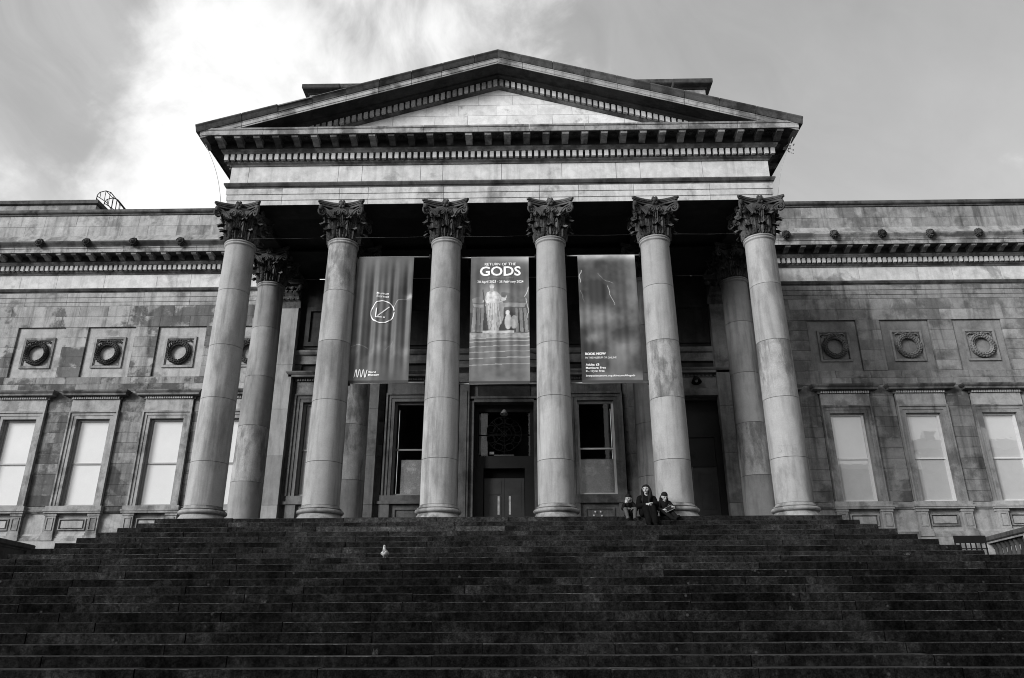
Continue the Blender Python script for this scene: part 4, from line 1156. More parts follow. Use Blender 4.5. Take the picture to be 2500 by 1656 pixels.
def p_one(X, Z, u, v, nx, nz):
    n1 = fbm(nx, nz, 2, 1, 6, 2.2); img = .05+.12*n1
    band = np.exp(-((v-.25+.03*np.sin(u*9))/.06)**2); img += band*.16*np.clip(fbm(nx, nz, 4, 5, 5, 2)-.35, 0, 1)*2
    img += .28*np.exp(-(((u-1.02)/.12)**2+((v-.665)/.02)**2))
    img -= .05*np.clip(v-.55, 0, 1)
    bolt(img, X, Z, [(X.min()+.02, 5.05), (X.min()+.2, 5.12), (X.min()+.5, 5.0)], .007, .40); bolt(img, X, Z, [(X.max()-.7, 4.95), (X.max()-.5, 5.2)], .006, .3)
    bolt(img, X, Z, [(X.max()-.55, 6.3), (X.max()-.4, 6.5), (X.max()-.02, 6.62)], .012, .32)
    return np.clip(img, .02, .8)
def p_two(X, Z, u, v, nx, nz):
    cl = fbm(nx, nz, 3, 11, 6, 2.2); img = .05+.14*np.clip(cl-.3, 0, 1)
    img += .32*np.exp(-((v-.99)/.035)**2)*np.clip(u-.15, 0, 1)*1.1+.20*np.exp(-(((u-.55)/.4)**2+((v-.69)/.07)**2))*(.3+cl)*.8
    V = lambda px, py: (px-1040)/412.0
    def poly(pts, val, tex=.25, seed=3):
        pp = [((x-1040)/412.0, 1-(y-145)/905.0) for x, y in pts]
        k = inside(pp, u, v); img[k] = (val*(1-tex+2*tex*fbm(nx, nz, 22, seed, 3, 2.4)))[k]
    poly([(1040, 560), (1452, 560), (1452, 700), (1040, 700)], .045)
    poly([(1050, 462), (1112, 440), (1135, 470), (1135, 490), (1060, 495)], .17); poly([(1255, 412), (1275, 408), (1440, 462), (1440, 485), (1255, 480)], .11)
    poly([(1060, 500), (1135, 500), (1135, 525), (1070, 525)], .24); poly([(1270, 490), (1430, 490), (1420, 520), (1270, 520)], .22)
    for a, b, c_, d_ in ((1062, 1085, 1050, 1080), (1092, 1112, 1085, 1108), (1118, 1135, 1115, 1132), (1355, 1372, 1360, 1378), (1382, 1402, 1390, 1412), (1412, 1430, 1422, 1446)):
        poly([(a, 526), (b, 526), (d_, 700), (c_, 700)], .19, .35, 4)
        for q in (0.3, .7): poly([(a+(b-a)*q, 526), (a+(b-a)*q+3, 526), (c_+(d_-c_)*q+3, 700), (c_+(d_-c_)*q, 700)], .14)
    poly([(1130, 690), (1345, 690), (1345, 705), (1130, 705)], .42); poly([(1040, 704), (1452, 704), (1452, 740), (1040, 740)], .25, .5, 9)
    # robed figure with a staff
    poly([(1150, 430), (1158, 412), (1178, 404), (1204, 404), (1232, 412), (1246, 430), (1250, 470), (1248, 500), (1150, 500), (1146, 460)], .52, .45, 5)
    poly([(1150, 425), (1144, 455), (1128, 470), (1126, 482), (1138, 486), (1156, 468)], .38)
    poly([(1240, 420), (1262, 446), (1284, 452), (1296, 432), (1290, 470), (1262, 474), (1244, 456)], .42)
    poly([(1146, 492), (1215, 480), (1268, 472), (1276, 520), (1270, 600), (1246, 655), (1240, 690), (1164, 690), (1166, 640), (1152, 570)], .47, .3, 6)
    for k in range(9): poly([(1154+13*k, 494), (1158+13*k, 492), (1180+7.5*k, 688), (1175+7.5*k, 688)], .17+.012*k)
    poly([(1240, 490), (1268, 472), (1276, 520), (1272, 600), (1258, 640)], .26)
    poly([(1146, 492), (1160, 490), (1178, 690), (1164, 690)], .24)
    for cx_, cy_, rx, ry, val in ((1190, 366, 18, 20, .30), (1190, 374, 13, 19, .50), (1190, 396, 13, 14, .33), (1305, 625, 24, 56, .36), (1302, 560, 15, 17, .44), (1347, 628, 26, 48, .25), (1340, 640, 16, 34, .32)):
        k = (((u*412+1040-cx_)/rx)**2+(((1-v)*905+145-cy_)/ry)**2) < 1; img[k] = (val*(.8+.4*fbm(nx, nz, 26, 8, 3, 2.4)))[k]
    poly([(1124, 390), (1131, 390), (1170, 690), (1162, 690)], .05)
    low = v < 1-(740-145)/905.0
    img[low] = (.07+.12*fbm(nx, nz, 5, 13, 6, 3))[low]
    for y in (742, 765, 800, 838, 880, 925): k = np.abs((1-v)*905+145-y-8*(.5-u)+5*np.sin(u*2.5)) < (3.2 if y < 800 else 2.4); img[k] = .30
    bolt(img, X, Z, [(X.max()-.02, 6.9), (X.max()-.14, 6.6)], .008, .6); bolt(img, X, Z, [(X.max()-.1, 6.55), (X.max()-.03, 6.2), (X.max()-.05, 5.9)], .007, .5)
    return np.clip(img, .02, .8)
def p_three(X, Z, u, v, nx, nz):
    cl = fbm(nx, nz, 2.2, 31, 6, 2.4); img = .035+.26*np.clip(cl-.30, 0, 1)
    img += .45*np.exp(-((v-1.0)/.03)**2)*np.clip(fbm(nx, nz, 4, 33, 4, 3)*1.3, 0, 1)
    img += .14*np.exp(-(((u-.4)/.35)**2+((v-.5)/.07)**2))*(.3+cl)+.16*np.exp(-(((u-.75)/.25)**2+((v-.28)/.06)**2))*(.3+cl)
    x0 = X.min()
    bolt(img, X, Z, [(x0+.1, 7.45), (x0+.03, 7.25), (x0+.06, 7.05)], .008, .6); bolt(img, X, Z, [(x0+.05, 6.8), (x0+.12, 6.6), (x0+.16, 6.4)], .005, .25)
    bolt(img, X, Z, [(x0+.6, 7.35), (x0+.75, 7.15), (x0+1.05, 7.0)], .005, .26); bolt(img, X, Z, [(x0+.87, 6.95), (x0+.92, 6.65), (x0+1.06, 6.3)], .006, .42)
    img += .10*np.exp(-(((u-.22)/.12)**2+((v-.33)/.035)**2))*fbm(nx, nz, 9, 35, 4, 2)*2
    return np.clip(img, .02, .8)
b1 = banner(1, -4.33, -2.585, 3.94, 7.985, .045, 'grey exhibition banner with a circled arrow reading Museum Entrance', p_one)
for tx, a, b, c_, d_, bo in (('Museum', -3.644, -3.288, 6.698, 6.772, .012), ('Entrance', -3.638, -3.283, 6.598, 6.676, .012), ('World', -3.756, -3.535, 4.225, 4.284, .03), ('Museum', -3.754, -3.429, 4.144, 4.203, .03)):
    lettering(b1, 1, tx, a, b, c_, d_, M['print'], bo)
cxx, czz, rr_ = -3.455, 6.135, .352
line_print(b1, 1, [(cxx+rr_*math.cos(R(8)+q*R(350)/60), czz+rr_*math.sin(R(8)+q*R(350)/60)) for q in range(61)], .030, M['print'], 'circle_print')
line_print(b1, 1, [(-3.25, 6.30), (-3.58, 6.0)], .030, M['print'], 'arrow_print'); line_print(b1, 1, [(-3.62, 6.25), (-3.635, 5.965), (-3.635, 5.962), (-3.36, 5.965)], .030, M['print'], 'arrow_print')
line_print(b1, 1, [(-4.163+.374*q/60, 4.217+.115*math.cos(q/60*PI*7+PI)) for q in range(61)], .022, M['print'], 'logo_print')
b2 = banner(2, -.835, .925, 3.89, 7.94, .014, 'exhibition banner reading Return of the Gods with a statue and temple', p_two)
for tx, a, b, c_, d_, bo, mt in (('RETURN OF THE', -0.413, 0.537, 7.644, 7.733, .01, 'print'), ('GODS', -0.558, 0.683, 7.289, 7.611, .022, 'print'), ('EXHIBITION', -0.303, 0.443, 7.197, 7.232, 0, 'sash_grey'), ('28 April 2023 - 25 February 2024', -0.629, 0.760, 7.03, 7.136, .015, 'print')):
    lettering(b2, 2, tx, a, b, c_, d_, M[mt], bo)
b3 = banner(3, 2.415, 4.16, 3.89, 7.97, .010, 'stormy sky banner with lightning and a Book Now price list', p_three)
for tx, a, b, c_, d_, bo in (('BOOK NOW', 2.533, 3.134, 4.717, 4.794, .035), ('IN THE MUSEUM OR ONLINE', 2.536, 3.433, 4.609, 4.665, .0), ('Adults: £8', 2.536, 2.927, 4.392, 4.463, .02), ('Members: Free', 2.537, 3.114, 4.298, 4.361, .02), ('0 - 17yrs: Free', 2.536, 3.069, 4.185, 4.265, .02), ('liverpoolmuseums.org.uk/returnofthegods', 2.535, 3.942, 4.047, 4.123, .015)):
    lettering(b3, 3, tx, a, b, c_, d_, M['print'], bo)

# faint graffiti on the last column, wrapped on its shaft
def graffiti(body, cx, x0, x1, zb, zt):
    cu = bpy.data.curves.new('t', 'FONT'); cu.body = body; cu.size = 1; cu.resolution_u = 3; cu.shear = .15
    o = bpy.data.objects.new('t', cu); COL.objects.link(o)
    me = bpy.data.meshes.new_from_object(o.evaluated_get(bpy.context.evaluated_depsgraph_get())); bpy.data.objects.remove(o); bpy.data.curves.remove(cu)
    co = np.array([v_.co[:] for v_ in me.vertices]); mn, mx_ = co.min(0), co.max(0)
    x = x0+(co[:, 0]-mn[0])/(mx_[0]-mn[0])*(x1-x0)-cx; z = zb+(co[:, 1]-mn[1])/(mx_[1]-mn[1])*(zt-zb)
    r = np.array([shaft_r(q) for q in z])+.004; th = x/r
    me.vertices.foreach_set('co', np.stack([r*np.sin(th), -r*np.cos(th), z], 1).ravel()); me.materials.clear(); me.materials.append(M['graffiti']); me.name = 'graffiti'
    return me
lastcol = [o for o in B.children if o.name.startswith('portico_column') and abs(o.location.x-8) < .01 and o.location.y < 1][0]
add('graffiti', graffiti('STE', 8.0, 7.56, 8.06, 1.74, 1.95), lastcol)

# ------------------------------------------------------------------ people
def rotm(yaw, pitch, roll=0): return Matrix.Rotation(yaw, 3, 'Z') @ Matrix.Rotation(pitch, 3, 'X') @ Matrix.Rotation(roll, 3, 'Y')
def skin_body(name, caps, mats, voxel=.009):
    """one continuous surface grown round tapered limbs; each face takes the cloth of the limb it lies on"""
    m = MB()
    for p0, r0, p1, r1, lab in caps:
        p0, p1 = Vector(p0), Vector(p1); d = p1-p0
        n_ = max(2, int(d.length/.02)+1)
        m.tube([p0+d*(i/(n_-1)) for i in range(n_)], [r0+(r1-r0)*i/(n_-1) for i in range(n_)], 12) if d.length > 1e-4 else None
        m.ball(tuple(p0), r0, 12, 8); m.ball(tuple(p1), r1, 12, 8)
    me = m.mesh(name, M['skin'])
    o = bpy.data.objects.new(name, me); COL.objects.link(o)
    md = o.modifiers.new('r', 'REMESH'); md.mode = 'VOXEL'; md.voxel_size = voxel; md.use_smooth_shade = True
    ms = o.modifiers.new('s', 'SMOOTH'); ms.factor = .5; ms.iterations = 2
    out = bpy.data.meshes.new_from_object(o.evaluated_get(bpy.context.evaluated_depsgraph_get()))
    bpy.data.objects.remove(o); bpy.data.meshes.remove(me)
    out.materials.clear()
    for k in mats: out.materials.append(M[k])
    n_ = len(out.polygons); cen = np.empty(n_*3); out.polygons.foreach_get('center', cen); cen = cen.reshape(-1, 3)
    best = np.full(n_, 1e9); idx = np.zeros(n_, np.int32)
    for p0, r0, p1, r1, lab in caps:
        a, b = np.array(p0), np.array(p1); ab = b-a; L2 = ab@ab+1e-12
        t = np.clip(((cen-a)@ab)/L2, 0, 1); d = np.linalg.norm(cen-a-t[:, None]*ab, axis=1)-(r0+(r1-r0)*t)
        k = d < best; best[k] = d[k]; idx[k] = lab
    out.polygons.foreach_set('material_index', idx); out.name = name
    return out
def hand(c, fwd, up, sc=1.0, curl=.5, lab=0, side=1):
    """palm, four unequal bent fingers and a thumb off its side"""
    c, f, u_ = Vector(c), Vector(fwd).normalized(), Vector(up).normalized(); s_ = f.cross(u_).normalized(); u_ = s_.cross(f)
    caps = []
    for k in (-1, 0, 1): caps.append((tuple(c+s_*.02*k*sc-f*.035*sc), .016*sc, tuple(c+s_*.022*k*sc+f*.03*sc), .014*sc, lab))
    for k, ln in enumerate((.060, .072, .078, .068)):
        b = c+s_*(-.031+.0207*k)*sc+f*.04*sc; m1 = b+(f*math.cos(curl)-u_*math.sin(curl))*ln*.5*sc; e = m1+(f*math.cos(curl*2)-u_*math.sin(curl*2))*ln*.5*sc
        caps += [(tuple(b), .0095*sc, tuple(m1), .009*sc, lab), (tuple(m1), .009*sc, tuple(e), .0075*sc, lab)]
    t0 = c+s_*side*.03*sc-f*.015*sc; t1 = t0+(s_*side*.6+f*.8-u_*.3).normalized()*.035*sc; t2 = t1+(f-u_*.4).normalized()*.03*sc
    caps += [(tuple(t0), .012*sc, tuple(t1), .0105*sc, lab), (tuple(t1), .0105*sc, tuple(t2), .008*sc, lab)]
    return caps
def head_caps(c, Rm, s, lab=0):
    c = Vector(c); T = lambda *p: tuple(c+Rm @ (Vector(p)*s))
    return [(T(0, .015, .02), .092*s, T(0, -.02, .015), .088*s, lab), (T(0, -.03, -.005), .078*s, T(0, -.045, -.06), .052*s, lab), (T(0, -.055, -.075), .04*s, T(0, -.07, -.088), .028*s, lab),
            (T(0, -.10, .02), .010*s, T(0, -.122, -.02), .015*s, lab), (T(-.03, -.085, .03), .018*s, T(.03, -.085, .03), .018*s, lab), (T(-.045, -.065, -.02), .028*s, T(.045, -.065, -.02), .028*s, lab),
            (T(-.022, -.095, -.052), .012*s, T(.022, -.095, -.052), .012*s, lab), (T(-.088, .01, .01), .016*s, T(-.088, .01, -.03), .012*s, lab), (T(.088, .01, .01), .016*s, T(.088, .01, -.03), .012*s, lab)]
def face_bits(root, c, Rm, s):
    c = Vector(c)
    for sg in (-1, 1):
        m = MB(); p = c+Rm @ (Vector((sg*.032, -.094, .008))*s); m.ball(tuple(p), .0135*s, 8, 6); add('eye', m.mesh('eye', M['eye']), root)
        m = MB(); m.tube([tuple(c+Rm @ (Vector((sg*x, -.103, z))*s)) for x, z in ((.014, .030), (.033, .036), (.052, .028))], .007*s, 5); add('eyebrow', m.mesh('eyebrow', M['hair']), root)
    m = MB(); m.tube([tuple(c+Rm @ (Vector((x, -.108+.2*x*x*20, z))*s)) for x, z in ((-.022, -.052), (0, -.050), (.022, -.052))], .008*s, 5); add('mouth', m.mesh('mouth', M['lip']), root)
def hair_short(root, c, Rm, s):
    c = Vector(c); T = lambda *p: tuple(c+Rm @ (Vector(p)*s))
    caps = [(T(0, .024, .040), .098*s, T(0, -.013, .056), .088*s, 0), (T(0, .045, .0), .085*s, T(0, .045, -.05), .06*s, 0), (T(-.05, .02, .03), .05*s, T(.05, .02, .03), .05*s, 0)]
    add('hair', skin_body('hair', caps, ['hair_short'], .010), root)

def person(loc, label, grp=None):
    kw = dict(label=label, cat='person')
    return empty('person', loc, **kw)
# the woman
wm = person((3.90, -.80, 0), 'woman with long dark hair in a black coat seated on the top step')
hc = (0, -.055, .695); hr = rotm(R(-24), R(4))
caps = [((-.08, 0, .11), .135, (.08, 0, .11), .135, 1), ((-.03, -.01, .2), .15, (.03, -.02, .40), .15, 1), ((-.02, .02, .2), .15, (-.02, .0, .40), .15, 1), ((-.14, -.02, .475), .085, (.13, -.02, .475), .075, 1), ((-.06, -.02, .53), .05, (.06, -.02, .53), .05, 1),
        ((0, -.02, .52), .052, (0, -.035, .62), .05, 0)]
caps += head_caps(hc, hr, 1.0)
for s in (-1, 1):
    caps += [((s*.175, -.02, .46), .085, (s*.235, -.12, .26), .075, 1), ((s*.235, -.12, .26), .075, (s*.09, -.345, .27), .05, 1), ((s*.15, -.05, .2), .08, (s*.17, -.25, .05), .07, 1), ((s*.09, -.345, .27), .034, (s*.06, -.37, .275), .026, 0)]
    caps += [((s*.08, -.02, .11), .105, (s*.085, -.40, .17), .085, 1), ((s*.085, -.40, .17), .085, (s*.085, -.63, -.14), .085, 1), ((s*.08, -.64, -.15), .09, (s*.08, -.66, -.2), .085, 1),
             ((s*.07, -.66, -.2), .05, (s*.07, -.68, -.265), .042, 1), ((s*.07, -.68, -.275), .04, (s*.085, -.83, -.285), .030, 1)]
caps += [((0, -.1, .14), .1, (0, -.40, .16), .085, 1), ((0, -.40, .16), .08, (0, -.62, -.16), .08, 1)]
caps += hand((-.035, -.385, .285), (.8, -.35, .1), (0, -.3, 1), .95, .55, 0, -1) + hand((.05, -.40, .30), (-.85, -.2, -.1), (0, -.3, 1), .95, .5, 0, 1)
add('body', skin_body('body', caps, ['skin', 'black_cloth']), wm)
face_bits(wm, hc, hr, 1.0)
T = lambda *p: tuple(Vector(hc)+hr @ Vector(p))
hcaps = [(T(0, .025, .04), .098, T(0, -.005, .045), .09, 0), (T(-.04, .0, .06), .06, T(.04, .0, .06), .06, 0), (T(0, .06, 0), .09, T(0, .075, -.14), .07, 0)]
for s in (-1, 1):
    pts = [T(s*.06, -.01, .075), T(s*.097, -.005, .0), T(s*.105, -.01, -.09), T(s*.10, -.05, -.18), T(s*.085, -.11, -.27), T(s*.08, -.13, -.33 if s < 0 else -.37)]
    for a, b, ra, rb_ in zip(pts, pts[1:], (.035, .036, .042, .045, .036), (.036, .042, .045, .036, .018)): hcaps.append((a, ra, b, rb_, 0))
    hcaps.append((T(s*.08, .05, -.02), .05, T(s*.10, .03, -.2), .055, 0))
add('hair', skin_body('hair', hcaps, ['hair'], .009), wm)
# the smaller boy, on her right hand
bs = person((3.43, -.78, 0), 'smaller boy in grey trousers with his hand at his mouth')
hc = (-.01, -.12, .455); hr = rotm(R(-28), R(12))
caps = [((-.05, 0, .085), .09, (.05, 0, .085), .09, 1), ((0, -.01, .12), .10, (0, -.06, .28), .10, 1), ((-.09, -.07, .325), .052, (.09, -.07, .325), .052, 1), ((0, -.08, .34), .04, (0, -.11, .41), .04, 0)]
caps += head_caps(hc, hr, .86)
caps += [((-.115, -.07, .32), .05, (-.185, -.26, .18), .046, 1), ((-.185, -.26, .18), .046, (-.125, -.265, .30), .034, 1), ((-.125, -.265, .30), .026, (-.105, -.26, .33), .022, 0)]
caps += hand((-.085, -.245, .358), (.35, .1, .8), (.3, .9, 0), .78, .8, 0, 1)
caps += [((.115, -.07, .32), .05, (.175, -.17, .17), .043, 1), ((.175, -.17, .17), .043, (.10, -.29, .18), .032, 1), ((.10, -.29, .18), .025, (.09, -.30, .18), .02, 0)]
caps += hand((.07, -.32, .185), (-.8, -.4, 0), (0, -.4, 1), .72, .8, 0, 1)
for s in (-1, 1):
    caps += [((s*.06, -.02, .09), .075, (s*.12, -.30, .16), .058, 2), ((s*.12, -.30, .16), .056, (s*.085, -.40, -.07), .042, 2), ((s*.08, -.41, -.10), .036, (s*.09, -.53, -.128), .028, 1)]
add('body', skin_body('body', caps, ['skin', 'dark_cloth', 'grey_cloth']), bs)
face_bits(bs, hc, hr, .86); hair_short(bs, hc, hr, .86)
m = MB(); rr = random.Random(3)
vs = [(.13*math.cos(a)*q+rr.uniform(-.01, .01), .08*math.sin(a)*q, rr.uniform(0, .03)+.03*q) for q in (.5, 1) for a in [2*PI*k/10 for k in range(10)]]+[(0, 0, .0)]
m.add(vs, [(k, (k+1) % 10, 10+(k+1) % 10, 10+k) for k in range(10)]+[(20, (k+1) % 10, k) for k in range(10)])
wp = add('wrapper', m.mesh('wrapper', M['sash_grey']), None, (3.41, -1.09, .14), label='crumpled pale wrapper in the lap of the smaller boy', cat='wrapper')
# the taller boy with the tablet
bt = person((4.35, -.80, 0), 'boy in dark hooded coat bent over a tablet beside the column')
hc = (0, -.12, .50); hr = rotm(R(6), R(30))
caps = [((-.05, 0, .09), .095, (.05, 0, .09), .095, 1), ((0, -.01, .14), .105, (0, -.05, .31), .11, 1), ((-.10, -.05, .355), .058, (.10, -.05, .355), .058, 1), ((0, -.07, .37), .042, (0, -.11, .45), .042, 0),
        ((-.07, .02, .42), .055, (.07, .02, .42), .055, 1), ((-.09, -.0, .47), .03, (-.06, .03, .53), .03, 1), ((.09, -.0, .47), .03, (.06, .03, .51), .03, 1)]
caps += head_caps(hc, hr, .90)
caps += [((-.125, -.05, .35), .055, (-.19, -.17, .18), .048, 1), ((-.19, -.17, .18), .046, (-.10, -.33, .14), .034, 1), ((-.10, -.33, .14), .026, (-.09, -.34, .14), .022, 0)]
caps += hand((-.075, -.365, .145), (.75, -.3, .1), (0, -.4, 1), .75, .7, 0, 1)
caps += [((.125, -.05, .35), .055, (.205, -.15, .20), .048, 1), ((.205, -.15, .20), .046, (.20, -.30, .215), .034, 1), ((.20, -.30, .215), .026, (.195, -.31, .215), .022, 0)]
caps += hand((.175, -.335, .215), (-.7, -.3, .1), (0, -.4, 1), .75, .7, 0, -1)
caps += [((-.05, -.02, .09), .08, (-.08, -.32, .11), .065, 1), ((-.08, -.32, .11), .062, (.10, -.45, -.08), .048, 1), ((.10, -.45, -.09), .042, (.17, -.52, -.12), .034, 1),
         ((.06, -.02, .09), .08, (.12, -.30, .08), .065, 1), ((.12, -.30, .08), .062, (.20, -.44, -.05), .048, 1), ((.20, -.44, -.07), .044, (.245, -.53, -.05), .036, 1)]
add('body', skin_body('body', caps, ['skin', 'dark_cloth']), bt)
face_bits(bt, hc, hr, .90); hair_short(bt, hc, hr, .90)
m = MB()
for k in range(14): a = 2*PI*k/14
m.tube([(.085+.018*math.cos(2*PI*k/14), -.158, .27+.018*math.sin(2*PI*k/14)) for k in range(14)], .004, 5, closed=True)
add('badge', m.mesh('badge', M['sash_grey']), bt)
tb_ = empty('tablet', (4.40, -1.16, .16), label='thin dark tablet in the hands of the boy beside the column', cat='tablet')
tb_.rotation_euler = (R(38), R(-24), R(8))
m = MB(); m.box(-.13, .13, -.09, .09, -.004, .004); add('case', m.mesh('case', M['sash_grey']), tb_)
m = MB(); m.box(-.118, .118, -.08, .08, .0045, .006); add('screen', m.mesh('screen', M['iron']), tb_)

# ------------------------------------------------------------------ pigeon
pg = empty('pigeon', (-2.20, -4.28, step_z(8)), label='pale speckled pigeon standing on the dark steps', cat='bird')
caps = [((0, .02, .085), .068, (.01, -.02, .10), .066, 0), ((.0, -.01, .12), .055, (-.008, -.03, .165), .034, 0), ((-.008, -.03, .165), .033, (-.008, -.035, .225), .027, 1), ((-.008, -.035, .232), .026, (-.006, -.045, .235), .024, 1),
        ((.0, .06, .07), .045, (.02, .15, .045), .022, 0), ((.055, .02, .09), .035, (.05, .10, .07), .018, 0), ((-.055, .02, .09), .035, (-.05, .10, .07), .018, 0)]
add('body', skin_body('body', caps, ['feather', 'feather_pale'], .006), pg)
m = MB(); m.tube([(-.008, -.06, .232), (-.008, -.088, .224)], [.007, .002], 6); add('beak', m.mesh('beak', M['iron']), pg)
for s in (-1, 1):
    m = MB(); m.tube([(s*.022, .01, .03), (s*.022, .0, .004)], .005, 5)
    for k in (-1, 0, 1): m.tube([(s*.022, .0, .005), (s*.022+.014*k, -.028, .003)], .0035, 4)
    add('leg', m.mesh('leg', M['lip']), pg)
    m = MB(); m.ball((s*.022-.008, -.052, .24), .005, 6, 5); add('eye', m.mesh('eye', M['eye']), pg)

# ------------------------------------------------------------------ small things on and around the building
for s in (-1, 1):
    m = MB(); x0, x1 = s*9.05, s*8.47
    P0, P1 = Vector((x0, FY-.75, 11.35)), Vector((s*8.50, FY-.32, 9.55)); N = 8
    fr = []
    for i in range(N+1):
        t = i/N; p = P0.lerp(P1, t); p.x -= s*.10*math.sin(PI*t); fr.append(p)
    vs = [tuple(p) for p in fr]+[(p.x, 5.5, p.z) for p in fr]
    m.add(vs, [(i, i+1, N+2+i, N+1+i) for i in range(N)])
    nt_ = empty('bird_net', (0, 0, 0), label=('thin bird net hanging from the left end of the cornice' if s < 0 else 'thin bird net hanging from the right end of the cornice'), cat='net', group='bird nets at the ends of the portico')
    add('net_sheet', m.mesh('net_sheet', M['net'], False), nt_)
    m = MB(); m.tube([tuple(p) for p in fr], .008, 5); add('edge_wire', m.mesh('edge_wire', M['steel']), nt_)
m = MB(); m.tube([(-7.52, -.46, 8.42), (-6.4, -.46, 8.40), (-5.28, -.46, 8.42)], .0016, 5)
for a, b in ((-4.32, -2.08), (-1.12, 1.12), (2.08, 4.32), (5.28, 7.52)): m.tube([(a, -.46, 8.42), ((a+b)/2, -.46, 8.40), (b, -.46, 8.42)], .0016, 5)
add('taut_wire', m.mesh('taut_wire', M['cornice']), None, label='thin taut wire strung across the column necks', cat='wire')
# floodlights under the hoods
def floodlight(x, y, z, label, sc=1.0):
    f_ = empty('wall_lamp', (x, y, z), label=label, cat='lamp'); 
    m = MB(); m.tube([(0, .16, .0), (0, .02, .02)], .02, 8); m.box(-.06, .06, .14, .17, -.08, .08); add('bracket', m.mesh('bracket', M['iron']), f_)
    m = MB(); m.lathe([(.05, .10), (.08, .06), (.12, -.02), (.15, -.10), (.14, -.11), (.02, .02)], 20, cap=False); add('shade', m.mesh('shade', M['sash_grey'] if sc < 1 else M['iron']), f_, (0, -.05, 0), (R(-18), 0, 0), (sc, sc, sc))
    m = MB(); m.ball((0, -.05, -.05), .05*sc, 10, 7); add('bulb', m.mesh('bulb', M['sash']), f_)
floodlight(6.86, IY-.26, 5.52, 'dark bowl lamp over the side door on the right', 1.2)
floodlight(0.04, IY+.1, 4.47, 'pale bell lamp above the rose grille of the middle door', .9)
# ladder hoops on the left roof
ld = empty('roof_ladder', (-18.4, 9.0, 15.2), label='caged roof ladder beside the set back block on the left', cat='ladder')
up_ = [(-.46, .35), (-.46, .78), (-.36, .93), (-.1, 1.0), (.15, .90), (.4, .62), (.95, 0.0)]; lo_c = [(-.46, .72), (-.2, .55), (.05, .38), (.3, .05), (.36, -.1)]
for yy in (0, .62):
    m = MB(); m.tube([(x, yy, z) for x, z in up_], .022, 6); add('rail', m.mesh('rail', M['iron']), ld)
    m = MB(); m.tube([(x, yy, z) for x, z in lo_c], .018, 6); add('rail', m.mesh('rail', M['iron']), ld)
    for x, za, zb in ((-.33, .95, .62), (-.1, 1.0, .48), (.12, .92, .3), (.32, .71, -.05), (.5, .5, -.1), (.66, .33, -.1)):
        m = MB(); m.tube([(x, yy, za), (x+.02, yy, zb)], .014, 5); add('cage_bar', m.mesh('cage_bar', M['iron']), ld)
for x, z in ((-.46, .6), (-.1, 1.0), (.32, .71), (.66, .33)):
    m = MB(); m.tube([(x, 0, z), (x, .62, z)], .016, 5); add('rung', m.mesh('rung', M['iron']), ld)
# plant in the cornice
pl_ = empty('cornice_plant', (8.86, -.75, 11.18), label='dark weed sprouting from the right end of the cornice', cat='plant')
rr = random.Random(9); m = MB(); lv = MB()
for k in range(6):
    a = rr.uniform(-.5, 1.0); L_ = rr.uniform(.25, .55); pts = [(0, 0, 0)]
    for t in (1, 2, 3): pts.append((L_*t/3*math.cos(a), -.05*t, L_*t/3*math.sin(a)-.02*t*t))
    m.tube(pts, [.012, .009, .006, .003], 5)
    for p in pts[1:]:
        for q in range(3):
            d = Vector((rr.uniform(-1, 1), rr.uniform(-.6, .6), rr.uniform(-1, .8))).normalized()*.07; n_ = d.cross(Vector((0, 1, 0)))*.35; p_ = Vector(p)
            lv.add([tuple(p_), tuple(p_+d*.5+n_), tuple(p_+d), tuple(p_+d*.5-n_)], [(0, 1, 2, 3)])
pl_.scale = (.72, .72, .72)
add('stem', m.mesh('stem', M['leaf']), pl_); add('foliage', lv.mesh('foliage', M['leaf'], False), pl_)
# grass tufts in the joints of the steps
def tuft(x, k, h, label, n_=16, seed=1):
    rr = random.Random(seed); m = MB()
    for q in range(n_):
        a = rr.uniform(0, 2*PI); L_ = h*rr.uniform(.5, 1); tx, ty = math.cos(a)*L_*rr.uniform(.2, .8), -abs(math.sin(a))*L_*.6; w_ = .006
        b = (rr.uniform(-.04, .04), rr.uniform(-.02, .0), 0)
        m.add([(b[0]-w_, b[1], 0), (b[0]+w_, b[1], 0), (b[0]+tx*.5+w_*.7, b[1]+ty*.4, L_*.65), (b[0]+tx*.5-w_*.7, b[1]+ty*.4, L_*.65), (b[0]+tx, b[1]+ty, L_*.9)], [(0, 1, 2, 3), (3, 2, 4)])
    add('weed_tuft', m.mesh('weed_tuft', M['weed_pale' if k < 8 else 'weed'], False), None, (x, step_y(k)-.02, step_z(k+1)+.004), label=label, cat='weed', group='weed tufts in the joints of the steps')
tuft(8.95, 7, .13, 'bright dry grass tuft near the right end of the upper steps', 26, 1)
tuft(-1.55, 18, .11, 'small weed in a joint low on the steps left of centre', 10, 2)
#tuft(0.95, 19, .10, 'low weed clump in a joint beside the lowest treads', 12, 3)
tuft(-3.95, 13, .09, 'thin weed in the joints of the middle steps', 9, 4)
#tuft(3.35, 17, .10, 'pale grass blades on the lower right steps', 8, 5)
tuft(5.3, 14, .12, 'wispy dry weed on the right half of the steps', 8, 6)
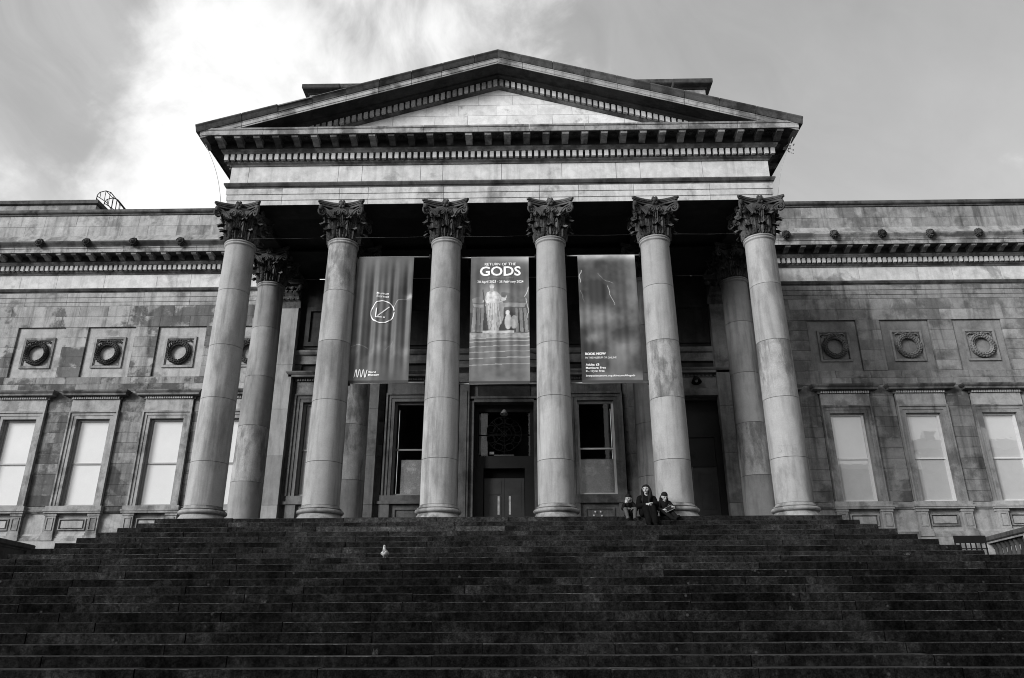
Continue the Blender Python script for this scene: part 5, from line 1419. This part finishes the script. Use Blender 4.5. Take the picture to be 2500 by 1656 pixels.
# terrace balustrades beside the flight
def balustrade(s, label):
    r_ = empty('stone_balustrade', (s*15.75, 4.9, -.17 if s > 0 else -.24), label=label, cat='balustrade'); r_.rotation_euler = (0, 0, s*R(-9.5))
    mt = M['surround'] if s > 0 else M['soot_shade']  # left side coloured black to stand for its shadow
    c_ = [(-.17, -.16), (-.20, -.13), (-.20, -.03), (-.16, 0), (.16, 0), (.20, -.03), (.20, -.13), (.17, -.16)]
    z_ = .17
    for k in range(6):
        m = MB(); m.extrude([(u, z+z_) for u, z in c_], -1.6*k-.004, -1.6*(k+1)+.004, axis='y')
        add('coping_stone', m.mesh('coping_stone', M['cyma'] if s > 0 else M['soot_shade']), r_)
    m = MB(); m.extrude([(-.15, z_-.22), (-.15, z_-.165), (.15, z_-.165), (.15, z_-.22)], 0, -9.6, axis='y'); add('top_rail', m.mesh('top_rail', M['surround'] if s > 0 else M['soot_shade']), r_)
    m = MB(); m.extrude([(-.2, -4.0), (-.2, -.95), (.2, -.95), (.2, -4.0)], 0, -9.6, axis='y'); add('plinth', m.mesh('plinth', mt), r_)
    for k in range(4):
        m = MB(); y = -.25-3.1*k; m.box(-.18, .18, y-.25, y+.25, -.949, z_-.221); add('pier', m.mesh('pier', M['pale_panel'] if s > 0 else M['soot_shade']), r_)
    if s < 0:
        m = MB(); m.extrude([(-.12, -.96), (-.12, z_-.2), (.12, z_-.2), (.12, -.96)], 0, -9.6, axis='y'); add('shade_fill_wall', m.mesh('shade_fill_wall', M['soot_shade']), r_)  # added dark fill for the shade below the coping
        return
    bl = MB(); bl.lathe([(.09, 0), (.09, .06), (.06, .09), (.05, .12), (.085, .22), (.10, .32), (.085, .42), (.05, .58), (.045, .70), (.075, .74), (.075, .80), (.09, .81), (.09, .898)], 16)
    blm = bl.mesh('baluster', M['soot_shade'])
    for k in range(30):
        y = -.7-.30*k
        if any(abs(y+.25+3.1*q) < .33 for q in range(4)): continue
        add('baluster', blm, r_, (0, y, -.948))
balustrade(1, 'grey stone balustrade with dark balusters to the right of the steps')
balustrade(-1, 'stone balustrade coping left of the steps, painted black for its shadow')

# black barrier on the right
br = empty('metal_barrier', (12.62, .3, -1.64), label='black perforated metal barrier behind the right end of the steps', cat='barrier')
m = MB(); m.box(-.42, .42, -.02, .02, 1.06, 1.25); add('barrier_panel', m.mesh('barrier_panel', M['iron']), br)
for k in range(7): m = MB(); m.box(-.41+.135*k-.013, -.41+.135*k+.013, -.015, .015, 0, 1.06); add('post', m.mesh('post', M['iron']), br)
m = MB(); m.box(-.42, .42, -.02, .02, .90, .925); add('lower_bar', m.mesh('lower_bar', M['iron']), br)
te = MB()
for s in (-1, 1): te.box(min(s*11.3, s*WE), max(s*11.3, s*WE), .1, WY+.1, gz-.1, -1.6)
add('side_terrace', te.mesh('side_terrace', M['ground']), None, kind='structure')

# the roofs across the road, seen only as they mirror in the right-hand windows
def far_house(x0, x1, z1, zr, label):
    h_ = empty('town_house', ((x0+x1)/2, -58, gz), label=label, cat='building', group='houses across the road')
    w_ = (x1-x0)/2; m = MB(); m.box(-w_, w_, -6, 6, 0, z1-gz); add('wall', m.mesh('wall', M['surround']), h_)
    m = MB(); m.extrude([(-6.4, z1-gz+.01), (6.4, z1-gz+.01), (0, zr-gz)], -w_-.3, w_+.3); add('roof', m.mesh('roof', M['lead']), h_)
    m = MB(); m.box(-w_*.5-.6, -w_*.5+.6, -.5, .5, zr-gz-.6, zr-gz+1.0); add('chimney', m.mesh('chimney', M['cornice']), h_)
    n_ = max(2, int(w_*2/3.2)); m = MB(); m.box(-.6, .6, 0, .05, 0, 2.0); wm_ = m.mesh('window', M['dark_room'])
    for r in range(3):
        for k in range(n_): add('window', wm_, h_, (-w_+(k+.5)*2*w_/n_, 6.0, 2.0+4.2*r))
far_house(47.0, 66.0, 16.4, 18.9, 'grey town house across the road mirrored in the right windows')
far_house(30.0, 46.9, 14.0, 15.9, 'lower grey town house beside it across the road')
